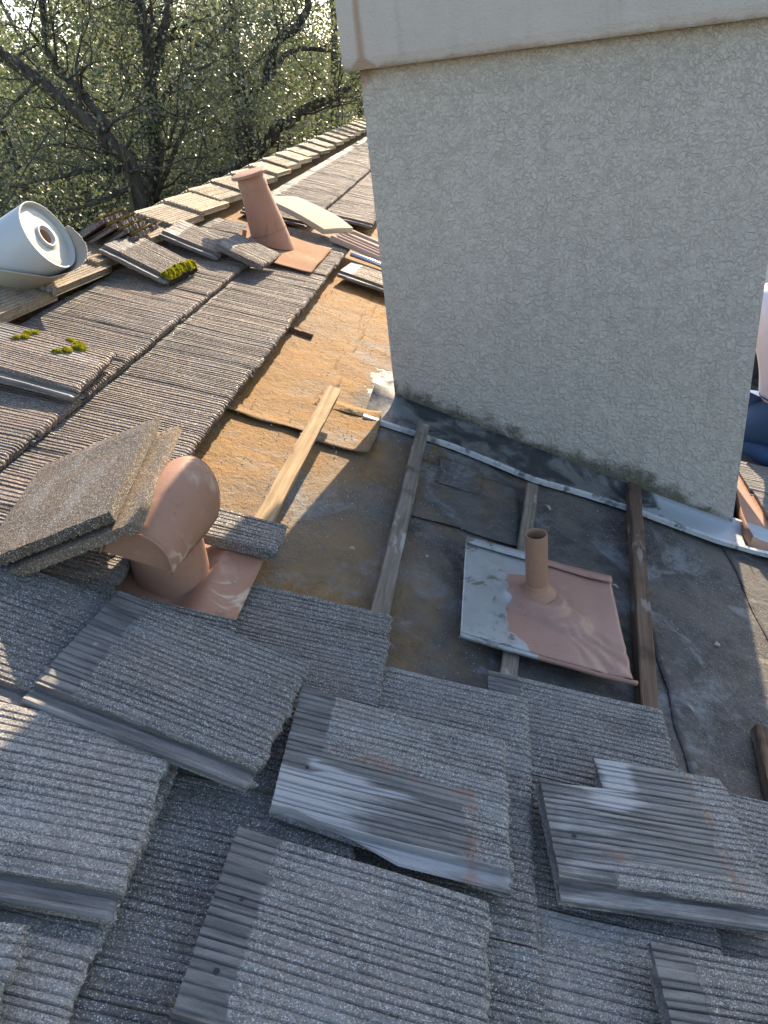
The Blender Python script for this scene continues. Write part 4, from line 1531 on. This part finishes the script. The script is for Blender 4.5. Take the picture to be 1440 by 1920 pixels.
def person(M, label, shirt, trousers, shoe, scale=0.92):
    """kneeling roofer, facing local -x, sitting back on the heels"""
    root = thing('person', M @ Matrix.Scale(scale, 4), label, 'person', 'roofers at work')
    ms = plain('shirt_cloth', shirt, 0.9, 0, 0.08, 6, 0.3); mt = plain('denim', trousers, 0.9, 0, 0.25, 10, 0.4); mo = plain('shoe_rubber', shoe, 0.8)
    ml = plain('shoe_sole', (0.55, 0.53, 0.48), 0.8)
    # trunk and arms
    V = [(0.02, 0, 0.30), (0.01, 0, 0.40), (-0.03, 0, 0.55), (-0.09, 0, 0.72), (-0.13, 0, 0.80),
         (-0.12, 0.17, 0.76), (-0.22, 0.24, 0.56), (-0.42, 0.17, 0.44), (-0.12, -0.17, 0.76), (-0.22, -0.24, 0.56), (-0.42, -0.17, 0.44)]
    E_ = [(0, 1), (1, 2), (2, 3), (3, 4), (3, 5), (5, 6), (6, 7), (3, 8), (8, 9), (9, 10)]
    Rr = [(0.20, 0.17), (0.195, 0.165), (0.185, 0.15), (0.17, 0.13), (0.075, 0.075), 0.075, 0.062, 0.048, 0.075, 0.062, 0.048]
    skin_mesh('sweatshirt', V, E_, Rr, ms, root, 0)
    # legs, folded
    V = [(0.03, 0, 0.27), (0.02, 0.10, 0.24), (-0.36, 0.16, 0.09), (0.06, 0.13, 0.075), (0.02, -0.10, 0.24), (-0.36, -0.16, 0.09), (0.06, -0.13, 0.075)]
    E_ = [(0, 1), (1, 2), (2, 3), (0, 4), (4, 5), (5, 6)]
    Rr = [(0.16, 0.14), 0.115, 0.075, 0.055, 0.115, 0.075, 0.055]
    skin_mesh('jeans', V, E_, Rr, mt, root, 0)
    for s in (1, -1):
        V = [(0.07, 0.13 * s, 0.065), (0.16, 0.13 * s, 0.06), (0.28, 0.125 * s, 0.045)]
        skin_mesh('shoe', V, [(0, 1), (1, 2)], [0.046, 0.048, 0.036], mo, root, 0)
        m = MB()
        pts = [(0.10 + 0.2 * i / 8, 0.13 * s + 0.0, 0.018 + 0.004 * math.sin(i)) for i in range(9)]
        m.tube(pts, [0.018 + 0.016 * math.sin(math.pi * (i + 1) / 10) for i in range(9)], 10); m.obj('shoe_sole', ml, root, None, True)
        # hand: palm, four fingers, thumb, resting on work
        h = Vector((-0.45, 0.165 * s, 0.43))
        V = [h, h + Vector((-0.05, 0, -0.02)), h + Vector((-0.09, 0, -0.035))]
        E_ = [(0, 1), (1, 2)]; Rr = [0.028, (0.036, 0.02), (0.036, 0.018)]
        for q, (dy, ln) in enumerate(((-0.028, 0.065), (-0.010, 0.075), (0.009, 0.070), (0.026, 0.055))):
            n = len(V)
            k0 = h + Vector((-0.095, dy, -0.036)); k1 = k0 + Vector((-ln * 0.5, 0, -0.010)); k2 = k1 + Vector((-ln * 0.35, 0, -0.028))
            V += [k0, k1, k2]; E_ += [(2, n), (n, n + 1), (n + 1, n + 2)]; Rr += [0.010, 0.009, 0.0075]
        n = len(V); V += [h + Vector((-0.04, -0.035 * s, -0.02)), h + Vector((-0.075, -0.055 * s, -0.035))]; E_ += [(0, n), (n, n + 1)]; Rr += [0.012, 0.009]
        skin_mesh('hand', V, E_, Rr, M_SKIN, root, 0, 1)
    # head, bowed
    hc = Vector((-0.19, 0, 0.98))
    bm = bmesh.new(); bmesh.ops.create_uvsphere(bm, u_segments=32, v_segments=24, radius=1.0)
    for v in bm.verts:
        p = v.co.copy()
        x, y, z = p.x * 0.098, p.y * 0.078, p.z * 0.118
        if z < 0: x = x * (1 - 0.18 * (-z / 0.118)) - 0.012 * (-z / 0.118); y *= 1 - 0.28 * (-z / 0.118)
        f = max(0, -p.x)
        x -= 0.020 * math.exp(-((p.y * 0.078) / 0.013) ** 2 - ((z + 0.022) / 0.024) ** 2) * (f > 0.6)
        x += 0.010 * (math.exp(-((abs(y) - 0.032) / 0.014) ** 2 - ((z - 0.006) / 0.014) ** 2)) * (f > 0.5)
        x -= 0.006 * math.exp(-(y / 0.022) ** 2 - ((z + 0.062) / 0.010) ** 2) * (f > 0.5)
        v.co = Vector((x, y, z))
    me = bpy.data.meshes.new('head'); bm.to_mesh(me); bm.free(); me.materials.append(M_SKIN)
    me.polygons.foreach_set('use_smooth', [True] * len(me.polygons))
    HM = Matrix.Translation(hc) @ Matrix.Rotation(R(-25), 4, 'Y')
    head = link('head', me, HM, root)
    skin_mesh('neck', [(-0.13, 0, 0.80), (-0.155, 0, 0.87), (-0.175, 0, 0.93)], [(0, 1), (1, 2)], [0.060, 0.055, 0.052], M_SKIN, root, 0, 1)
    for s in (1, -1):
        m = MB()
        E2 = Matrix.Translation((0.008, 0.080 * s, 0.0))
        m.lathe([(0.001, 0.007), (0.016, 0.006), (0.022, 0.0), (0.016, -0.004), (0.004, -0.004)], 12, E2 @ Matrix.Rotation(R(90 * -s), 4, 'X') @ Matrix.Scale(1.35, 4, Vector((0, 1, 0))))
        m.obj('ear', M_SKIN, head, None, True)
        m = MB()
        m.lathe([(0.001, 0.007), (0.006, 0.005), (0.008, 0.0)], 10, Matrix.Translation((-0.082, 0.031 * s, 0.006)) @ Matrix.Rotation(R(-90), 4, 'Y'))
        m.obj('eye', M_DARK, head, None, True)
    bm = bmesh.new(); bmesh.ops.create_uvsphere(bm, u_segments=28, v_segments=20, radius=1.0)
    for v in bm.verts:
        p = v.co
        v.co = Vector((p.x * 0.107 + 0.008, p.y * 0.087, p.z * 0.120 + 0.010)) * (1 + 0.03 * mnoise.noise(p * 5))
    bmesh.ops.delete(bm, geom=[v for v in bm.verts if (v.co.x < -0.05 and v.co.z < 0.06) or v.co.z < -0.045], context='VERTS')
    me = bpy.data.meshes.new('hair'); bm.to_mesh(me); bm.free(); me.materials.append(M_HAIR)
    me.polygons.foreach_set('use_smooth', [True] * len(me.polygons))
    link('hair', me, None, head)
    return root


p1 = ROOF @ Vector((1.70, 3.12, 0.01)); p2 = ROOF @ Vector((2.10, 4.35, 0.01))
person(Matrix.Translation(p1) @ Matrix.Rotation(R(-62), 4, 'Z'), 'person in pale lavender sweatshirt and blue jeans kneeling behind the chimney', (0.62, 0.60, 0.72), (0.045, 0.10, 0.22), (0.03, 0.03, 0.035))
person(Matrix.Translation(p2) @ Matrix.Rotation(R(-20), 4, 'Z'), 'person in a grey shirt further back, glimpsed at the right picture edge', (0.42, 0.44, 0.43), (0.02, 0.02, 0.025), (0.03, 0.03, 0.035))

# ------------------------------------------------------------------ trees
class Tree:
    def __init__(s, seed):
        s.r = np.random.default_rng(seed); s.rr = random.Random(seed)
        s.wood = MB(); s.tips = []

    def limb(s, pts, r0, r1, seg=8, detail=4):
        pts = [Vector(p) for p in pts]
        fine = []
        for i in range(len(pts) - 1):
            p0 = pts[max(i - 1, 0)]; p1 = pts[i]; p2 = pts[i + 1]; p3 = pts[min(i + 2, len(pts) - 1)]
            for q in range(detail):
                t = q / detail
                fine.append(0.5 * ((2 * p1) + (p2 - p0) * t + (2 * p0 - 5 * p1 + 4 * p2 - p3) * t * t + (3 * p1 - p0 - 3 * p2 + p3) * t ** 3))
        fine.append(pts[-1])
        n = len(fine)
        rad = [r0 + (r1 - r0) * i / (n - 1) for i in range(n)]
        for i in range(1, n - 1):
            fine[i] = fine[i] + Vector((s.rr.uniform(-1, 1), s.rr.uniform(-1, 1), s.rr.uniform(-1, 1))) * rad[i] * 0.45
        s.wood.tube(fine, rad, seg)
        return fine, rad

    def grow(s, base, d, L, r, depth, seg=5):
        n = 4
        pts = [base]; p = base.copy(); d = d.normalized()
        for i in range(n):
            d = (d + Vector((s.rr.gauss(0, .28), s.rr.gauss(0, .28), s.rr.gauss(0.02, .24)))).normalized()
            p = p + d * (L / n); pts.append(p.copy())
        s.wood.tube(pts, [r * (1 - 0.75 * i / n) for i in range(n + 1)], seg, False)
        if depth == 0:
            for q in pts[1:]: s.tips.append(q)
            return
        for i in range(1, n + 1):
            for _ in range(s.rr.choice((1, 2, 2))):
                dd = (d + Vector((s.rr.gauss(0, .8), s.rr.gauss(0, .8), s.rr.gauss(0.05, .65)))).normalized()
                s.grow(pts[i], dd, L * s.rr.uniform(0.45, 0.7), r * 0.45, depth - 1, 4)

    def sprout(s, fine, rad, every, L, depth=1, start=0.2):
        n = len(fine); i = int(n * start)
        while i < n:
            t = (fine[min(i + 1, n - 1)] - fine[max(i - 1, 0)]).normalized()
            a = Vector((s.rr.gauss(0, 1), s.rr.gauss(0, 1), s.rr.gauss(0.25, 0.8)))
            a = (a - t * a.dot(t)).normalized()
            s.grow(fine[i], (a + t * 0.5), L * s.rr.uniform(0.7, 1.3), max(0.006, min(0.017, rad[i] * 0.35)), depth)
            i += every

    def finish(s, name, label, mat, group, per=26, size=0.034, spread=0.16, cat='tree', front=None):
        base = min((v for v in s.wood.v), key=lambda v: v.z)
        root = thing(name, Matrix.Translation(base), label, cat, group)
        I = Matrix.Translation(-base)
        s.wood.obj('trunk', M_BARK, root, I, True)
        tips = np.array([tuple(t) for t in s.tips])
        if front is not None:
            tips = tips[(tips[:, 1] > front) | (s.r.random(len(tips)) < 0.10)]
        leaves(tips, per, size, spread, mat, root, I, s.r)
        return root


def leaves(tips, per, size, spread, mat, root, I, r):
    n = len(tips) * per
    c = np.repeat(tips, per, axis=0) + r.normal(0, spread, (n, 3)) * np.array([1, 1, 0.85])
    u = r.normal(size=(n, 3)); u /= np.linalg.norm(u, axis=1)[:, None]
    w = r.normal(size=(n, 3)); w -= u * (w * u).sum(1)[:, None]; w /= np.linalg.norm(w, axis=1)[:, None]
    nn = np.cross(u, w)
    L = size * r.uniform(0.6, 1.3, n)[:, None]; W_ = L * 0.30
    p0 = c - u * L * 0.5; p2 = c + u * L * 0.5
    p1 = c + w * W_ + nn * L * 0.08; p3 = c - w * W_ + nn * L * 0.08
    co = np.stack([p0, p1, p2, p3], 1).reshape(-1, 3) + np.array(I.translation)
    me = bpy.data.meshes.new('crown')
    me.vertices.add(4 * n); me.vertices.foreach_set('co', co.astype(np.float32).ravel())
    me.loops.add(4 * n); me.loops.foreach_set('vertex_index', np.arange(4 * n, dtype=np.int32))
    me.polygons.add(n); me.polygons.foreach_set('loop_start', np.arange(0, 4 * n, 4, dtype=np.int32))
    try:
        me.polygons.foreach_set('loop_total', np.full(n, 4, dtype=np.int32))
    except Exception:
        pass
    me.update(calc_edges=True)
    a = me.attributes.new('tone', 'FLOAT', 'POINT'); a.data.foreach_set('value', np.repeat(r.random(n), 4).astype(np.float32))
    me.materials.append(mat)
    return link('crown', me, I * 0 if False else None, root)


GT = 'oak trees beyond the ridge'
# big two-stemmed oak on the left
T = Tree(11)
D = 7.6
f, rd = T.limb([at(300, 760, D + .3), at(285, 560, D + .1), at(268, 415, D), at(245, 320, D - .1), at(195, 252, D - .2), at(110, 180, D - .2), at(30, 115, D - .2), at(-60, 60, D - .3)], 0.095, 0.042, 10)
T.sprout(f, rd, 2, 1.0, 1, 0.42)
f, rd = T.limb([at(205, 262, D - .2), at(170, 190, D), at(95, 110, D + .2), at(85, 30, D + .3), at(80, -60, D + .3)], 0.05, 0.03)
T.sprout(f, rd, 2, 0.9, 1)
f, rd = T.limb([at(240, 300, D), at(190, 240, D + .4), at(150, 205, D + .5)], 0.06, 0.03)
T.sprout(f, rd, 2, 0.8, 1)
f, rd = T.limb([at(245, 320, D), at(190, 312, D - .3), at(120, 330, D - .5), at(20, 350, D - .7)], 0.035, 0.012)
T.sprout(f, rd, 2, 0.7, 1)
f, rd = T.limb([at(255, 345, D), at(180, 380, D - .3), at(90, 400, D - .4)], 0.03, 0.01)
T.sprout(f, rd, 2, 0.7, 1)
T.finish('oak_tree', 'slanting oak with a thick limb reaching up to the left picture edge', M_LEAF, GT, 27, 0.042, 0.17, front=D - 0.03)

T = Tree(12)
D = 8.0
f, rd = T.limb([at(300, 740, D), at(292, 560, D), at(288, 420, D), at(287, 330, D), at(292, 240, D), at(284, 150, D), at(275, 70, D), at(255, -40, D)], 0.12, 0.04, 10)
T.sprout(f, rd, 2, 1.0, 1, 0.35)
f, rd = T.limb([at(285, 140, D), at(300, 80, D + .1), at(315, 20, D + .2), at(330, -60, D + .3)], 0.06, 0.03)
T.sprout(f, rd, 2, 0.9, 1)
f, rd = T.limb([at(300, 80, D + .1), at(345, 70, D + .3), at(390, 100, D + .3)], 0.025, 0.012)
T.sprout(f, rd, 2, 0.7, 1)
f, rd = T.limb([at(290, 215, D), at(330, 150, D - .2), at(395, 120, D - .4)], 0.03, 0.012)
T.sprout(f, rd, 2, 0.7, 1)
f, rd = T.limb([at(288, 380, D), at(320, 300, D - .2), at(345, 240, D - .2), at(360, 190, D - .2)], 0.03, 0.012)
T.sprout(f, rd, 2, 0.7, 1)
T.finish('oak_tree', 'upright slim oak forking near the top, standing right beside the slanting one', M_LEAF2, GT, 27, 0.042, 0.17, front=D - 0.03)

T = Tree(13)
D = 9.6
f, rd = T.limb([at(470, 620, D), at(462, 450, D), at(456, 310, D), at(458, 230, D), at(452, 170, D), at(440, 90, D), at(430, -30, D)], 0.17, 0.05, 10)
T.sprout(f, rd, 2, 1.1, 1, 0.3)
f, rd = T.limb([at(470, 300, D), at(500, 260, D + .1), at(560, 215, D + .2), at(660, 165, D + .3)], 0.11, 0.04, 9)
T.sprout(f, rd, 2, 0.9, 1)
f, rd = T.limb([at(500, 150, D), at(520, 80, D), at(555, 52, D), at(575, 10, D), at(592, -60, D)], 0.055, 0.035)
T.sprout(f, rd, 2, 0.9, 1)
f, rd = T.limb([at(456, 190, D), at(500, 150, D - .1), at(545, 95, D), at(620, 95, D + .2)], 0.045, 0.02)
T.sprout(f, rd, 2, 0.8, 1)
f, rd = T.limb([at(456, 310, D), at(415, 330, D - .3), at(360, 370, D - .4), at(320, 390, D - .4)], 0.06, 0.02)
T.sprout(f, rd, 2, 0.8, 1)
f, rd = T.limb([at(452, 290, D), at(425, 255, D), at(405, 230, D + .1)], 0.04, 0.018)
T.sprout(f, rd, 2, 0.8, 1)
T.finish('oak_tree', 'dark trunked oak behind the tapered vent with a branch bending right towards the chimney', M_LEAF, GT, 27, 0.045, 0.18, front=D - 0.03)

# further trees that fill the gaps
def back_tree(px, dist, h, spread, seed, label, mat, per=38, size=0.05):
    T = Tree(seed)
    p = at(px, 300, dist); base = Vector((p.x, p.y, max(0, (p.y - 24) * 0.13) - 0.2))
    fork = base + Vector((T.rr.uniform(-.3, .3), 0, h * 0.30))
    f, rd = T.limb([base, base + Vector((0.1, 0, h * 0.15)), fork, fork + Vector((T.rr.uniform(-.4, .4), T.rr.uniform(-.4, .4), h * 0.3)), fork + Vector((T.rr.uniform(-.6, .6), 0, h * 0.6))], 0.17, 0.04, 8)
    T.sprout(f, rd, 2, 1.2, 1, 0.45)
    for q in range(7):
        th = q / 7 * 6.283 + T.rr.uniform(-.3, .3)
        z0 = h * T.rr.uniform(0.18, 0.5)
        b_ = base + Vector((0, 0, z0))
        e = Vector((math.cos(th) * spread * T.rr.uniform(.7, 1.1), math.sin(th) * spread * T.rr.uniform(.6, 1.0), h * T.rr.uniform(0.15, 0.45)))
        f, rd = T.limb([b_, b_ + e * 0.4 + Vector((0, 0, -0.1)), b_ + e * 0.75, b_ + e], 0.075, 0.02, 6)
        T.sprout(f, rd, 3, 1.1, 1, 0.25)
    T.finish('oak_tree', label, mat, GT, per, size, 0.24)


back_tree(30, 11.5, 8.2, 1.9, 21, 'leafy oak at the left edge behind the slanting one', M_LEAF2, 40)
back_tree(210, 13.0, 8.6, 2.1, 22, 'pale leaved oak standing behind the two stems on the left', M_LEAF)
back_tree(390, 12.5, 7.9, 2.0, 23, 'grey green oak between the upright slim oak and the dark trunked one', M_LEAF2)
back_tree(590, 13.5, 8.8, 2.1, 24, 'oak crown that shows next to the chimney edge', M_LEAF)
back_tree(120, 17.5, 9.4, 2.6, 25, 'yellow green oak far back on the left', M_LEAF3, 38, 0.075)
back_tree(330, 18.5, 9.0, 2.6, 26, 'yellow green oak far back behind the slim oak', M_LEAF3, 38, 0.075)
back_tree(500, 19.0, 9.8, 2.6, 27, 'tall oak far back behind the tapered vent', M_LEAF2, 38, 0.075)
back_tree(-90, 15.0, 8.8, 2.4, 28, 'oak whose branches enter from beyond the left picture edge', M_LEAF, 36, 0.065)
back_tree(690, 17.0, 9.4, 2.4, 29, 'oak mostly hidden behind the chimney', M_LEAF2, 36, 0.065)
back_tree(-20, 22.0, 10.2, 3.0, 31, 'far tall oak at the left picture edge, seen through gaps', M_LEAF3, 40, 0.10)
back_tree(160, 24.0, 10.6, 3.2, 32, 'far tall oak seen through gaps left of the slanting trunk', M_LEAF2, 40, 0.10)
back_tree(290, 23.0, 10.4, 3.0, 33, 'far tall oak seen through gaps behind the forked oak', M_LEAF, 40, 0.10)
back_tree(430, 25.0, 10.8, 3.2, 34, 'far tall oak seen through gaps behind the dark trunked oak', M_LEAF3, 40, 0.10)
back_tree(570, 24.0, 10.4, 3.0, 35, 'far tall oak seen through gaps left of the chimney cap', M_LEAF2, 40, 0.10)
